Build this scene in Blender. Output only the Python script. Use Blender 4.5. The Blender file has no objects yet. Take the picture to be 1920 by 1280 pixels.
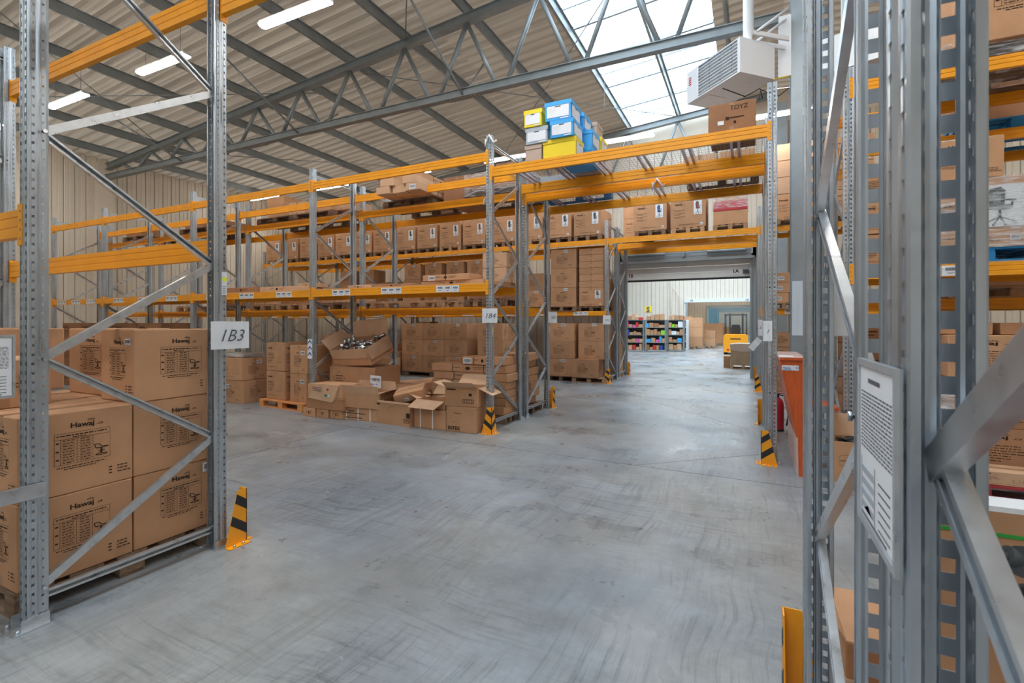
import bpy, bmesh, math, random
from mathutils import Vector, Matrix
S = bpy.context.scene
COL = S.collection
PI = math.pi
random.seed(7)
# ------------------------------------------------------------------ camera, sky, exposure
cam = bpy.data.cameras.new('camera'); camo = bpy.data.objects.new('camera', cam); COL.objects.link(camo)
camo.location = (0, 0, 1.65); camo.rotation_euler = (PI/2, 0, math.radians(25.69))
cam.sensor_width = 36; cam.lens = 36*923/1920; cam.shift_y = -34/1920
cam.clip_start = .05; cam.clip_end = 300
cam.dof.use_dof = True; cam.dof.focus_distance = 7.5; cam.dof.aperture_fstop = 7
S.camera = camo
W = bpy.data.worlds.new('sky'); S.world = W; W.use_nodes = True
bg = W.node_tree.nodes['Background']; bg.inputs[0].default_value = (.80, .91, 1, 1); bg.inputs[1].default_value = 5.5
S.view_settings.view_transform = 'Standard'; S.view_settings.look = 'None'
S.view_settings.gamma = 1; S.view_settings.use_curve_mapping = False
S.view_settings.exposure = 0.32
S.cycles.max_bounces = 10; S.cycles.diffuse_bounces = 5; S.cycles.transparent_max_bounces = 16
S.cycles.sample_clamp_indirect = 6
LAMP = 48.0
PY0, PY1 = -9.0, 16.5
# daylight enters by the roof light: portal that guides the sky light through it
pl = bpy.data.lights.new('roof_light_portal', 'AREA'); pl.shape = 'RECTANGLE'; pl.size = 2.9; pl.size_y = PY1-PY0
pl.cycles.is_portal = True
po = bpy.data.objects.new('roof_light_portal', pl); COL.objects.link(po); po.location = (-2.15, (PY0+PY1)/2, 8.75)

# ------------------------------------------------------------------ materials
def mat(name, col, rough=.6, metal=0, noise=0, nscale=8, rand=0, bump=0, bscale=60, spec=.5, emit=0, stretch=None, rnoise=0):
    m = bpy.data.materials.new(name); m.use_nodes = True
    nt = m.node_tree; N = nt.nodes; L = nt.links; b = N['Principled BSDF']
    b.inputs['Base Color'].default_value = (*col, 1); b.inputs['Roughness'].default_value = rough
    b.inputs['Metallic'].default_value = metal; b.inputs['Specular IOR Level'].default_value = spec
    if emit:
        b.inputs['Emission Color'].default_value = (*col, 1); b.inputs['Emission Strength'].default_value = emit
    if noise or rand or bump or rnoise:
        tc = N.new('ShaderNodeTexCoord'); src = tc.outputs['Object']
        if stretch:
            mp = N.new('ShaderNodeMapping'); mp.inputs['Scale'].default_value = stretch; L.new(src, mp.inputs[0]); src = mp.outputs[0]
        n = N.new('ShaderNodeTexNoise'); n.inputs['Scale'].default_value = nscale; n.inputs['Detail'].default_value = 5; L.new(src, n.inputs['Vector'])
        hs = N.new('ShaderNodeHueSaturation'); hs.inputs['Color'].default_value = (*col, 1)
        v = N.new('ShaderNodeMapRange'); v.inputs['From Min'].default_value = .3; v.inputs['From Max'].default_value = .7
        v.inputs['To Min'].default_value = 1-noise; v.inputs['To Max'].default_value = 1+noise; L.new(n.outputs['Fac'], v.inputs['Value'])
        last = v.outputs[0]
        if rand:
            oi = N.new('ShaderNodeObjectInfo'); r = N.new('ShaderNodeMapRange'); r.inputs['To Min'].default_value = 1-rand; r.inputs['To Max'].default_value = 1+rand
            L.new(oi.outputs['Random'], r.inputs['Value']); mu = N.new('ShaderNodeMath'); mu.operation = 'MULTIPLY'
            L.new(last, mu.inputs[0]); L.new(r.outputs[0], mu.inputs[1]); last = mu.outputs[0]
        L.new(last, hs.inputs['Value']); L.new(hs.outputs[0], b.inputs['Base Color'])
        if rnoise:
            rr = N.new('ShaderNodeMapRange'); rr.inputs['From Min'].default_value = .3; rr.inputs['From Max'].default_value = .7
            rr.inputs['To Min'].default_value = rough-rnoise; rr.inputs['To Max'].default_value = rough+rnoise
            L.new(n.outputs['Fac'], rr.inputs['Value']); L.new(rr.outputs[0], b.inputs['Roughness'])
        if bump:
            n2 = N.new('ShaderNodeTexNoise'); n2.inputs['Scale'].default_value = bscale; L.new(tc.outputs['Object'], n2.inputs['Vector'])
            bp = N.new('ShaderNodeBump'); bp.inputs['Strength'].default_value = bump; bp.inputs['Distance'].default_value = .01
            L.new(n2.outputs['Fac'], bp.inputs['Height']); L.new(bp.outputs[0], b.inputs['Normal'])
    return m
M = dict(
 steel=mat('galvanised_steel', (.50,.55,.60), .34, .85, .13, 14, stretch=(1,1,.3), rnoise=.07),
 brace=mat('galvanised_brace', (.62,.65,.68), .32, .85, .10, 20, rnoise=.06),
 orange=mat('orange_paint', (.96,.385,.012), .38, 0, .06, 6, spec=.5, bump=.05),
 card=mat('cardboard', (.54,.30,.165), .85, 0, .07, 5, .13, .08, 90, spec=.2),
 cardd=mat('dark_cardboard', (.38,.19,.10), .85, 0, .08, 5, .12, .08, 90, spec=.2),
 cardl=mat('pale_cardboard', (.60,.38,.24), .85, 0, .07, 5, .08, .08, 90, spec=.2),
 tape=mat('parcel_tape', (.40,.215,.105), .35, spec=.5),
 ink=mat('print_ink', (.045,.028,.02), .8, spec=.2),
 paper=mat('white_paper', (.80,.82,.85), .7, noise=.03),
 bar=mat('barcode_ink', (.10,.10,.12), .7),
 blueink=mat('blue_ink', (.05,.12,.45), .7), redink=mat('red_ink', (.6,.03,.03), .6), greenink=mat('green_ink', (.0,.22,.2), .6),
 yellow_st=mat('yellow_sticker', (.8,.9,.02), .5),
 wood=mat('pallet_wood', (.42,.26,.15), .8, 0, .25, 7, .25, .1, 50, stretch=(1,6,6)),
 woodo=mat('new_pallet_wood', (.72,.30,.10), .8, 0, .2, 7, .1, .1, 50, stretch=(1,6,6)),
 wooddk=mat('weathered_wood', (.22,.14,.09), .85, 0, .3, 7, .3, .1, 50, stretch=(1,6,6)),
 blue=mat('blue_pallet_paint', (.01,.20,.45), .6, noise=.15), red=mat('red_paint', (.55,.02,.03), .35, noise=.05),
 dred=mat('red_pallet_paint', (.35,.03,.04), .7, noise=.2),
 wallp=mat('wall_panel_paint', (.74,.66,.55), .55, noise=.03, nscale=2),
 wallw=mat('white_wall_panel', (.78,.71,.61), .55, noise=.03, nscale=2),
 wallb=mat('pale_blue_wall', (.36,.62,.76), .6, noise=.04, nscale=2),
 seam=mat('panel_seam', (.30,.27,.23), .7),
 roof=mat('roof_sheet', (.29,.245,.20), .5, 0, .10, 1.5, spec=.4, stretch=(.3,3,1)),
 frame=mat('grey_frame_steel', (.27,.30,.31), .45, .35, .12, 4, rnoise=.08),
 column=mat('column_paint', (.40,.47,.52), .42, .25, .08, 5, rnoise=.08),
 lampm=mat('lamp_housing', (.75,.75,.75), .4),
 lampe=mat('lamp_diffuser', (1,.97,.92), .5, emit=LAMP),
 black=mat('black_rubber', (.02,.02,.022), .5), dark=mat('dark_grey_plastic', (.06,.065,.07), .5),
 wire=mat('wire', (.30,.31,.33), .4, .7), plum=mat('support_bar_steel', (.46,.42,.50), .4, .6),
 white=mat('white_enamel', (.78,.80,.83), .35), grille=mat('grille_grey', (.22,.23,.25), .5),
 bluebox=mat('blue_archive_box', (.05,.38,.78), .6), yelbox=mat('yellow_archive_box', (.90,.68,.02), .6),
 greybox=mat('grey_archive_box', (.42,.47,.53), .6), tanbox=mat('tan_archive_box', (.52,.40,.33), .8),
 desk=mat('orange_wood_laminate', (.58,.10,.02), .35, 0, .15, 6, stretch=(6,6,1)), deskl=mat('pink_laminate', (.60,.42,.38), .5, noise=.06),
 chrome=mat('chrome', (.6,.62,.65), .2, .95), door=mat('door_panel', (.74,.78,.78), .45, noise=.03), doorg=mat('door_track_steel', (.36,.42,.46), .4, .4),
 fork=mat('forklift_yellow', (.95,.38,.01), .4), strapw=mat('white_strap', (.85,.85,.83), .4), strapg=mat('green_strap', (.03,.35,.05), .4),
 strapk=mat('black_strap', (.03,.03,.03), .5), foil=mat('silver_foil', (.75,.77,.8), .22, .8, bump=.5, bscale=30),
 green=mat('lime_plastic', (.25,.7,.02), .5), pink=mat('pink_fabric', (.75,.12,.4), .7), navy=mat('navy_fabric', (.02,.07,.3), .7),
 kraft=mat('kraft_paper', (.38,.26,.17), .85, noise=.1))
def film_mat():
    m = bpy.data.materials.new('stretch_film'); m.use_nodes = True; N = m.node_tree.nodes; L = m.node_tree.links
    b = N['Principled BSDF']; b.inputs['Base Color'].default_value = (.85,.88,.9,1); b.inputs['Roughness'].default_value = .15
    tr = N.new('ShaderNodeBsdfTransparent'); mx = N.new('ShaderNodeMixShader')
    tc = N.new('ShaderNodeTexCoord'); mp = N.new('ShaderNodeMapping'); mp.inputs['Scale'].default_value = (3, 3, 22); mp.inputs['Rotation'].default_value = (.2,.3,0)
    n = N.new('ShaderNodeTexNoise'); n.inputs['Scale'].default_value = 2; n.inputs['Detail'].default_value = 6
    r = N.new('ShaderNodeMapRange'); r.inputs['From Min'].default_value = .42; r.inputs['From Max'].default_value = .75; r.inputs['To Min'].default_value = .10; r.inputs['To Max'].default_value = .75
    L.new(tc.outputs['Object'], mp.inputs[0]); L.new(mp.outputs[0], n.inputs['Vector']); L.new(n.outputs['Fac'], r.inputs['Value'])
    L.new(r.outputs[0], mx.inputs[0]); L.new(tr.outputs[0], mx.inputs[1]); L.new(b.outputs[0], mx.inputs[2]); L.new(mx.outputs[0], N['Material Output'].inputs[0])
    return m
M['film'] = film_mat()
def pane_mat():
    m = bpy.data.materials.new('roof_light_sheet'); m.use_nodes = True; N = m.node_tree.nodes; L = m.node_tree.links
    b = N['Principled BSDF']; b.inputs['Base Color'].default_value = (.85,.93,.97,1); b.inputs['Roughness'].default_value = .2
    tr = N.new('ShaderNodeBsdfTransparent'); tr.inputs[0].default_value = (.93,.97,1,1); mx = N.new('ShaderNodeMixShader'); mx.inputs[0].default_value = .12
    L.new(tr.outputs[0], mx.inputs[1]); L.new(b.outputs[0], mx.inputs[2]); L.new(mx.outputs[0], N['Material Output'].inputs[0])
    return m
M['pane'] = pane_mat()
def floor_mat():
    m = bpy.data.materials.new('polished_concrete'); m.use_nodes = True; N = m.node_tree.nodes; L = m.node_tree.links; b = N['Principled BSDF']
    tc = N.new('ShaderNodeTexCoord')
    def noise(scale, det=6, st=(1,1,1), rot=0, rough=.6):
        mp = N.new('ShaderNodeMapping'); mp.inputs['Scale'].default_value = st; mp.inputs['Rotation'].default_value = (0,0,rot)
        n = N.new('ShaderNodeTexNoise'); n.inputs['Scale'].default_value = scale; n.inputs['Detail'].default_value = det; n.inputs['Roughness'].default_value = rough
        L.new(warp.outputs[0], mp.inputs[0]); L.new(mp.outputs[0], n.inputs['Vector']); return n.outputs['Fac']
    wn_ = N.new('ShaderNodeTexNoise'); wn_.inputs['Scale'].default_value = .7; wn_.inputs['Detail'].default_value = 2; L.new(tc.outputs['Object'], wn_.inputs['Vector'])
    warp = N.new('ShaderNodeVectorMath'); warp.operation = 'MULTIPLY_ADD'; L.new(wn_.outputs['Color'], warp.inputs[0]); warp.inputs[1].default_value = (.35,.35,0); L.new(tc.outputs['Object'], warp.inputs[2])
    def rng(s, a, b_, c, d):
        r = N.new('ShaderNodeMapRange'); r.inputs['From Min'].default_value = a; r.inputs['From Max'].default_value = b_; r.inputs['To Min'].default_value = c; r.inputs['To Max'].default_value = d
        L.new(s, r.inputs['Value']); return r.outputs[0]
    def math_(op, a, b_):
        q = N.new('ShaderNodeMath'); q.operation = op
        for i, x in enumerate((a, b_)):
            if isinstance(x, (int, float)): q.inputs[i].default_value = x
            else: L.new(x, q.inputs[i])
        return q.outputs[0]
    big = rng(noise(.55, 9), .34, .66, .70, 1.18)
    mid = rng(noise(3.0, 9, rough=.75), .35, .65, .82, 1.14)
    v = math_('MULTIPLY', big, mid)
    gate = rng(noise(.8, 5), .42, .60, 0, 1)
    for st, rot, sc in (((14,.8,1), .55, 1.7), ((.6,14,1), -.3, 1.5), ((13,.5,1), -1.15, 1.8), ((.9,16,1), .8, 1.6), ((15,.6,1), .1, 1.5)):
        s = rng(noise(sc, 8, st, rot, .78), .50, .78, 0, .80)
        g_ = rng(noise(.55+.07*abs(rot), 4, (1,1,1), rot*3+1.1), .48, .62, 0, 1)
        v = math_('MULTIPLY', v, math_('SUBTRACT', 1, math_('MULTIPLY', s, g_)))
    spots = rng(noise(16, 5, rough=.7), .55, .85, 0, .45)
    v = math_('MULTIPLY', v, math_('SUBTRACT', 1, math_('MULTIPLY', spots, gate)))
    mix = N.new('ShaderNodeMix'); mix.data_type = 'RGBA'; mix.inputs[6].default_value = (.262,.292,.325,1); mix.inputs[7].default_value = (.315,.312,.30,1)
    L.new(rng(noise(.35, 4), .4, .6, 0, 1), mix.inputs[0])
    hs = N.new('ShaderNodeHueSaturation'); L.new(mix.outputs[2], hs.inputs['Color']); L.new(v, hs.inputs['Value']); L.new(hs.outputs[0], b.inputs['Base Color'])
    L.new(rng(noise(1.1, 7), .3, .7, .20, .46), b.inputs['Roughness']); b.inputs['Specular IOR Level'].default_value = .5
    bp = N.new('ShaderNodeBump'); bp.inputs['Strength'].default_value = .07; bp.inputs['Distance'].default_value = .01
    L.new(noise(14, 5), bp.inputs['Height']); L.new(bp.outputs[0], b.inputs['Normal'])
    return m
M['floor'] = floor_mat()

# ------------------------------------------------------------------ helpers
class MB:
    def __init__(s): s.bm = bmesh.new(); s.mats = []
    def mi(s, m):
        if m not in s.mats: s.mats.append(m)
        return s.mats.index(m)
    def face(s, pts, m):
        f = s.bm.faces.new([s.bm.verts.new(p) for p in pts]); f.material_index = s.mi(m); return f
    def hexa(s, P, m):
        v = [s.bm.verts.new(p) for p in P]; k = s.mi(m)
        for q in ((0,3,2,1),(4,5,6,7),(0,1,5,4),(1,2,6,5),(2,3,7,6),(3,0,4,7)):
            s.bm.faces.new([v[i] for i in q]).material_index = k
        return v
    def box(s, x0, x1, y0, y1, z0, z1, m):
        return s.hexa([(x0,y0,z0),(x1,y0,z0),(x1,y1,z0),(x0,y1,z0),(x0,y0,z1),(x1,y0,z1),(x1,y1,z1),(x0,y1,z1)], m)
    def prism(s, poly, axis, a, b, m):
        f = {'x': lambda p, t: (t, p[0], p[1]), 'y': lambda p, t: (p[0], t, p[1]), 'z': lambda p, t: (p[0], p[1], t)}[axis]
        A = [s.bm.verts.new(f(p, a)) for p in poly]; B = [s.bm.verts.new(f(p, b)) for p in poly]; k = s.mi(m); n = len(poly)
        s.bm.faces.new(A).material_index = k; s.bm.faces.new(B[::-1]).material_index = k
        for i in range(n): s.bm.faces.new([A[i], B[i], B[(i+1) % n], A[(i+1) % n]]).material_index = k
    def tube(s, p, q, r, m, n=8, r2=None):
        p = Vector(p); q = Vector(q); d = (q-p).normalized(); u = d.orthogonal().normalized(); w = d.cross(u); r2 = r if r2 is None else r2; k = s.mi(m)
        A = [s.bm.verts.new(p+(u*math.cos(2*PI*i/n)+w*math.sin(2*PI*i/n))*r) for i in range(n)]
        B = [s.bm.verts.new(q+(u*math.cos(2*PI*i/n)+w*math.sin(2*PI*i/n))*r2) for i in range(n)]
        s.bm.faces.new(A[::-1]).material_index = k; s.bm.faces.new(B).material_index = k
        for i in range(n):
            f = s.bm.faces.new([A[i], A[(i+1) % n], B[(i+1) % n], B[i]]); f.material_index = k; f.smooth = True
    def path(s, pts, r, m, n=6):
        k = s.mi(m); rings = []
        for i, p in enumerate(pts):
            p = Vector(p); d = (Vector(pts[min(i+1, len(pts)-1)])-Vector(pts[max(i-1, 0)])).normalized()
            u = d.cross(Vector((.13,.21,1))).normalized(); w = d.cross(u)
            rings.append([s.bm.verts.new(p+(u*math.cos(2*PI*j/n)+w*math.sin(2*PI*j/n))*r) for j in range(n)])
        for a, b in zip(rings, rings[1:]):
            for j in range(n):
                f = s.bm.faces.new([a[j], a[(j+1) % n], b[(j+1) % n], b[j]]); f.material_index = k; f.smooth = True
        s.bm.faces.new(rings[0][::-1]).material_index = k; s.bm.faces.new(rings[-1]).material_index = k
    def lathe(s, prof, m, n=16, c=(0,0,0)):
        k = s.mi(m); R = []
        for r, z in prof: R.append([s.bm.verts.new((c[0]+r*math.cos(2*PI*i/n), c[1]+r*math.sin(2*PI*i/n), c[2]+z)) for i in range(n)])
        for a, b in zip(R, R[1:]):
            for i in range(n):
                f = s.bm.faces.new([a[i], a[(i+1) % n], b[(i+1) % n], b[i]]); f.material_index = k; f.smooth = True
        s.bm.faces.new(R[0][::-1]).material_index = k; s.bm.faces.new(R[-1]).material_index = k
    def mesh(s, name='m', normals=True):
        if normals: bmesh.ops.recalc_face_normals(s.bm, faces=s.bm.faces)
        me = bpy.data.meshes.new(name); s.bm.to_mesh(me); s.bm.free()
        for m in s.mats: me.materials.append(M[m])
        return me
def new(name, me, parent=None, loc=(0,0,0), rot=(0,0,0), scale=(1,1,1), kind=None):
    o = bpy.data.objects.new(name, me); COL.objects.link(o); o.parent = parent; o.location = loc; o.rotation_euler = rot; o.scale = scale
    if kind: o['kind'] = kind
    return o
def tag(o, label, cat, group=None, kind=None):
    o['label'] = label; o['category'] = cat
    if group: o['group'] = group
    if kind: o['kind'] = kind
    return o
_txt = {}
def text(s, bold=0.0, shear=0.0):
    key = (s, bold, shear)
    if key not in _txt:
        c = bpy.data.curves.new('t', 'FONT'); c.body = s; c.size = 1; c.align_x = 'CENTER'; c.offset = bold; c.shear = shear; c.resolution_u = 2
        o = bpy.data.objects.new('t', c); COL.objects.link(o); me = o.to_mesh()
        _txt[key] = ([tuple(v.co[:2]) for v in me.vertices], [tuple(p.vertices) for p in me.polygons])
        o.to_mesh_clear(); bpy.data.objects.remove(o); bpy.data.curves.remove(c)
    return _txt[key]
def add_text(b, s, u, v, h, m, bold=0.0, shear=0.0, y=0.0, sx=1.0, left=False):
    V, Fs = text(s, bold, shear); off = -min(p[0] for p in V) if left else 0
    vs = [b.bm.verts.new((u+(p[0]+off)*h*sx, y, v+p[1]*h)) for p in V]; k = b.mi(m)
    for f in Fs:
        try: b.bm.faces.new([vs[i] for i in f]).material_index = k
        except ValueError: pass
def q(b, u0, u1, v0, v1, m, y=0.0): b.face([(u0,y,v0),(u1,y,v0),(u1,y,v1),(u0,y,v1)], m)
def poly(b, pts, m, y=0.0): b.face([(p[0],y,p[1]) for p in pts], m)
def textline(b, u, v, w, h, m, rnd, y=0.0):
    x = u
    while x < u+w:
        l = rnd.uniform(.012,.05); l = min(l, u+w-x); q(b, x, x+l, v, v+h, m, y); x += l+.008

# ---- unit prints in the plane y=0, facing -y, u in -.5.. .5 , v in 0..1
def logo(b, u, v, h, m='ink'):
    add_text(b, 'Hawaj', u, v, h, m, bold=.03)
    add_text(b, '.cz', u+h*1.85, v, h*.62, m, bold=.01)
    for k in range(5):                                      # little palm crown over the letters
        a = PI*(.1+.2*k); poly(b, [(u+h*.9, v+h*.78), (u+h*.9+math.cos(a-.16)*h*.42, v+h*.78+math.sin(a-.16)*h*.26), (u+h*.9+math.cos(a+.16)*h*.48, v+h*.78+math.sin(a+.16)*h*.30)], m)
def stool(b, u, v, s, m='ink'):
    t = .06*s
    def ln(a, c, w=t):
        a = Vector(a); c = Vector(c); d = (c-a).normalized(); n = Vector((-d.y, d.x))*w/2
        poly(b, [(u+s*p.x, v+s*p.y) for p in (a-n/s, c-n/s, c+n/s, a+n/s)], m)
    P = [(-.42,.98),(-.35,.66),(.02,.60),(.46,.68)]
    for a, c in zip(P, P[1:]): ln(a, c)
    ln((-.42,.98),(-.10,.93)); ln((-.10,.93),(.02,.72)); ln((.02,.72),(.46,.68)); ln((-.2,.62),(-.25,.55))
    ln((0,.60),(0,.12), t*2); ln((-.16,.34),(.18,.38)); ln((-.16,.34),(-.1,.30)); ln((.18,.38),(.2,.33))
    E = [(.36*math.cos(a*PI/6), .08+.07*math.sin(a*PI/6)) for a in range(13)]
    for a, c in zip(E, E[1:]): ln(a, c)
def print_spec(seed=1, full=True):
    r = random.Random(seed); b = MB(); w = .0035
    logo(b, .02, .80, .085)
    x0, x1, y0, y1 = -.22, .27, .36, .74
    for yy in (y0, y1, y1-.07): q(b, x0, x1, yy, yy+w, 'ink')
    for xx, top in ((x0,y1),(x1,y1),(x0+.05,y1-.07),(x0+.19,y1-.07),(x0+.33,y1-.07)): q(b, xx, xx+w*.8, y0, top, 'ink')
    textline(b, x0+.02, y1-.035, .44, .013, 'ink', r); textline(b, x0+.15, y1-.058, .12, .010, 'ink', r)
    for k in range(9):
        yy = y0+.012+k*.0335
        q(b, x0+.05, x0+.33, yy+.024, yy+.0265, 'ink')
        textline(b, x0+.07, yy+.006, .10, .009, 'ink', r); textline(b, x0+.22, yy+.006, .09, .009, 'ink', r)
    for yy in (.62,.52,.42): q(b, x0+.012, x0+.038, yy, yy+.018, 'ink')
    stool(b, (x0+.33+x1)/2, y0+.04, .15 if full else .15)
    textline(b, x0+.02, .325, .42, .010, 'ink', r); textline(b, x0+.08, .30, .28, .009, 'ink', r)
    for k, yy in enumerate((.21,.17,.13)): q(b, .26, .29, yy, yy+.015, 'ink'); textline(b, .34, yy, .10 if k < 2 else .13, .014, 'ink', r)
    return b.mesh('spec_print', False)
def print_small(seed=2):
    r = random.Random(seed); b = MB()
    logo(b, -.05, .72, .055)
    q(b, -.25, .15, .655, .66, 'ink')
    for k in range(10):
        yy = .30+k*.034; textline(b, -.25, yy, .16, .009, 'ink', r); textline(b, -.04, yy, .10, .009, 'ink', r)
    q(b, -.06, -.056, .28, .65, 'ink'); q(b, .15, .154, .28, .65, 'ink'); q(b, -.25, -.246, .28, .65, 'ink')
    stool(b, .10, .42, .13)
    textline(b, -.22, .25, .34, .01, 'ink', r); textline(b, .2, .17, .13, .012, 'ink', r); textline(b, .2, .13, .16, .012, 'ink', r)
    return b.mesh('small_print', False)
def print_chair(seed=3):
    r = random.Random(seed); b = MB()
    logo(b, -.27, .73, .085)
    for k, yy in enumerate((.57,.53,.46,.42,.35,.31)):
        textline(b, -.42 if k % 2 == 0 else -.38, yy, .34 if k % 2 == 0 else .18, .011, 'ink', r)
    q(b, -.3, .30, .085, .090, 'ink'); textline(b, -.25, .10, .42, .009, 'ink', r)
    q(b, .34, .42, .06, .13, 'paper', -.001); q(b, .35, .40, .08, .10, 'bar', -.002)
    return b.mesh('chair_print', False)
def print_long(seed=4):
    r = random.Random(seed); b = MB()
    pts = [(.0+.035*math.cos(i*PI/5), .5+.22*math.sin(i*PI/5)) for i in range(10)]; poly(b, pts, 'ink')
    textline(b, .07, .62, .16, .07, 'ink', r); textline(b, .07, .42, .12, .06, 'ink', r); textline(b, -.2, .55, .10, .08, 'ink', r)
    return b.mesh('mark_print', False)
def print_rows(seed=5):
    r = random.Random(seed); b = MB()
    logo(b, -.30, .78, .10); 
    for k in range(7): textline(b, -.42, .62-k*.055, r.uniform(.2,.4), .016, 'ink', r)
    textline(b, -.42, .14, .6, .012, 'ink', r)
    for c in (.18,.32): q(b, c-.05, c+.05, .30, .31, 'ink'); q(b, c-.05, c-.045, .30, .5, 'ink'); q(b, c+.045, c+.05, .30, .5, 'ink'); q(b, c-.05, c+.05, .495, .5, 'ink')
    return b.mesh('rows_print', False)
def office_chair(accent, seed=0):
    b = MB(); q(b, -.5, .5, 0, 1, 'paper', 0); y = -.002; K = 'dark'
    poly(b, [(-.22,.50),(-.28,.78),(-.20,.92),(.02,.95),(.12,.86),(.10,.52)], K, y)
    poly(b, [(-.14,.56),(-.18,.76),(-.12,.85),(-.02,.86),(.03,.78),(.02,.56)], accent, y-.001)
    poly(b, [(-.24,.42),(-.26,.50),(.22,.52),(.26,.44),(.10,.40)], K, y)
    poly(b, [(-.14,.44),(-.14,.475),(.16,.49),(.18,.45)], accent, y-.001)
    poly(b, [(.10,.62),(.10,.66),(.34,.64),(.34,.60)], K, y); poly(b, [(.22,.46),(.27,.46),(.29,.62),(.25,.62)], K, y)
    poly(b, [(-.03,.20),(-.03,.42),(.03,.42),(.03,.20)], K, y)
    for dx, dy in ((-.32,.10),(-.14,.05),(.12,.05),(.32,.11)):
        poly(b, [(-.02,.24),(.02,.24),(dx+.02,dy),(dx-.02,dy)], K, y)
        poly(b, [(dx+.035*math.cos(i*PI/3), dy-.01+.025*math.sin(i*PI/3)) for i in range(6)], K, y-.001)
    return b.mesh('chair_picture', False)
def white_label(seed=6):
    r = random.Random(seed); b = MB(); q(b, -.5, .5, 0, 1, 'paper')
    x = -.38
    while x < .38:
        l = r.uniform(.02,.05); q(b, x, x+l, .30, .82, 'bar', -.0015); x += l+.025
    textline(b, -.3, .12, .6, .06, 'bar', r, -.0015)
    return b.mesh('label_print', False)
def shelf_label(seed=6):
    r = random.Random(seed); b = MB(); q(b, -.5, .5, 0, 1, 'paper'); x = -.30
    while x < .32:
        l = r.uniform(.012,.03); q(b, x, x+l, .50, .80, 'bar', -.0015); x += l+.012
    textline(b, -.2, .22, .42, .07, 'bar', r, -.0015)
    return b.mesh('shelf_label', False)
PR = dict(spec=print_spec(1), spec2=print_spec(5), small=print_small(), chair=print_chair(), long=print_long(), rows=print_rows())
PIC = [office_chair(a) for a in ('dark', 'grille', 'redink', 'blueink', 'greybox', 'dark')]
WL = white_label(); SL = shelf_label()

# ------------------------------------------------------------------ cartons
_cm = {}
def carton_mesh(w, d, h, m, var):
    key = (round(w,2), round(d,2), round(h,2), m, var)
    if key in _cm: return _cm[key]
    r = random.Random(int(w*1000+d*333+h*77)+var); b = MB()
    b.box(-w/2, w/2, -d/2, d/2, 0, h, m)
    bmesh.ops.bevel(b.bm, geom=b.bm.edges[:], offset=.006, segments=1, affect='EDGES')
    for v in b.bm.verts:
        if v.co.z > .02: v.co += Vector((r.uniform(-1,1), r.uniform(-1,1), r.uniform(-.3,.1)))*.0035
    _cm[key] = b.mesh('carton'); return _cm[key]
_tm = {}
def tape_mesh(w, d, h):
    key = (round(w,2), round(d,2), round(h,2))
    if key in _tm: return _tm[key]
    b = MB(); t = .0015; a = .026
    if w >= d:
        b.box(-w/2-t, w/2+t, -a, a, h-.0005, h+t, 'tape'); b.box(-w/2-t, -w/2, -a, a, h-.07, h+t, 'tape'); b.box(w/2, w/2+t, -a, a, h-.07, h+t, 'tape')
        b.box(w/2, w/2+t, -a, a, .01, .06, 'tape')
    else:
        b.box(-a, a, -d/2-t, d/2+t, h-.0005, h+t, 'tape'); b.box(-a, a, -d/2-t, -d/2, h-.07, h+t, 'tape'); b.box(-a, a, d/2, d/2+t, h-.07, h+t, 'tape')
        b.box(-a, a, -d/2-t, -d/2, .01, .06, 'tape')
    _tm[key] = b.mesh('tape'); return _tm[key]
def decal(parent, me, name, face, w, d, h, u=0, v0=0, sw=None, sh=None, off=.003):
    sw = sw or (w if face in 'fb' else d); sh = sh or h
    if face == 'f': return new(name, me, parent, (u, -d/2-off, v0), (0,0,0), (sw,1,sh))
    if face == 'r': return new(name, me, parent, (w/2+off, u, v0), (0,0,PI/2), (sw,1,sh))
    return new(name, me, parent, (-w/2-off, u, v0), (0,0,-PI/2), (sw,1,sh))
def carton(x, y, z, w, d, h, label, group=None, rz=0, pf=None, pr=None, pl=None, tape=True, m='card', wl=None, pic=None, name='carton', rot=None):
    o = new(name, carton_mesh(w, d, h, m, random.randint(0,2)), None, (x,y,z), rot or (0,0,rz)); tag(o, label, 'box', group)
    if tape: new('tape', tape_mesh(w,d,h), o)
    if pf: decal(o, PR[pf], 'print', 'f', w, d, h)
    if pr: decal(o, PR[pr], 'print', 'r', w, d, h)
    if pl: decal(o, PR[pl], 'print', 'l', w, d, h)
    if wl:
        f, u, v, s = wl; decal(o, WL, 'address_label', f, w, d, h, u, v, s, s*.62)
    if pic is not None:
        decal(o, PIC[pic % len(PIC)], 'picture_label', 'f', w, d, h, w*.28, h*.40, w*.23, h*.44, .006)
    return o
ORD = ['first','second','third','fourth','fifth','sixth','seventh','eighth','ninth','tenth','eleventh','twelfth','thirteenth','fourteenth','fifteenth','sixteenth','seventeenth','eighteenth','nineteenth','twentieth']
LAY = ['bottom','second','third','fourth','fifth','sixth','seventh']

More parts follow.
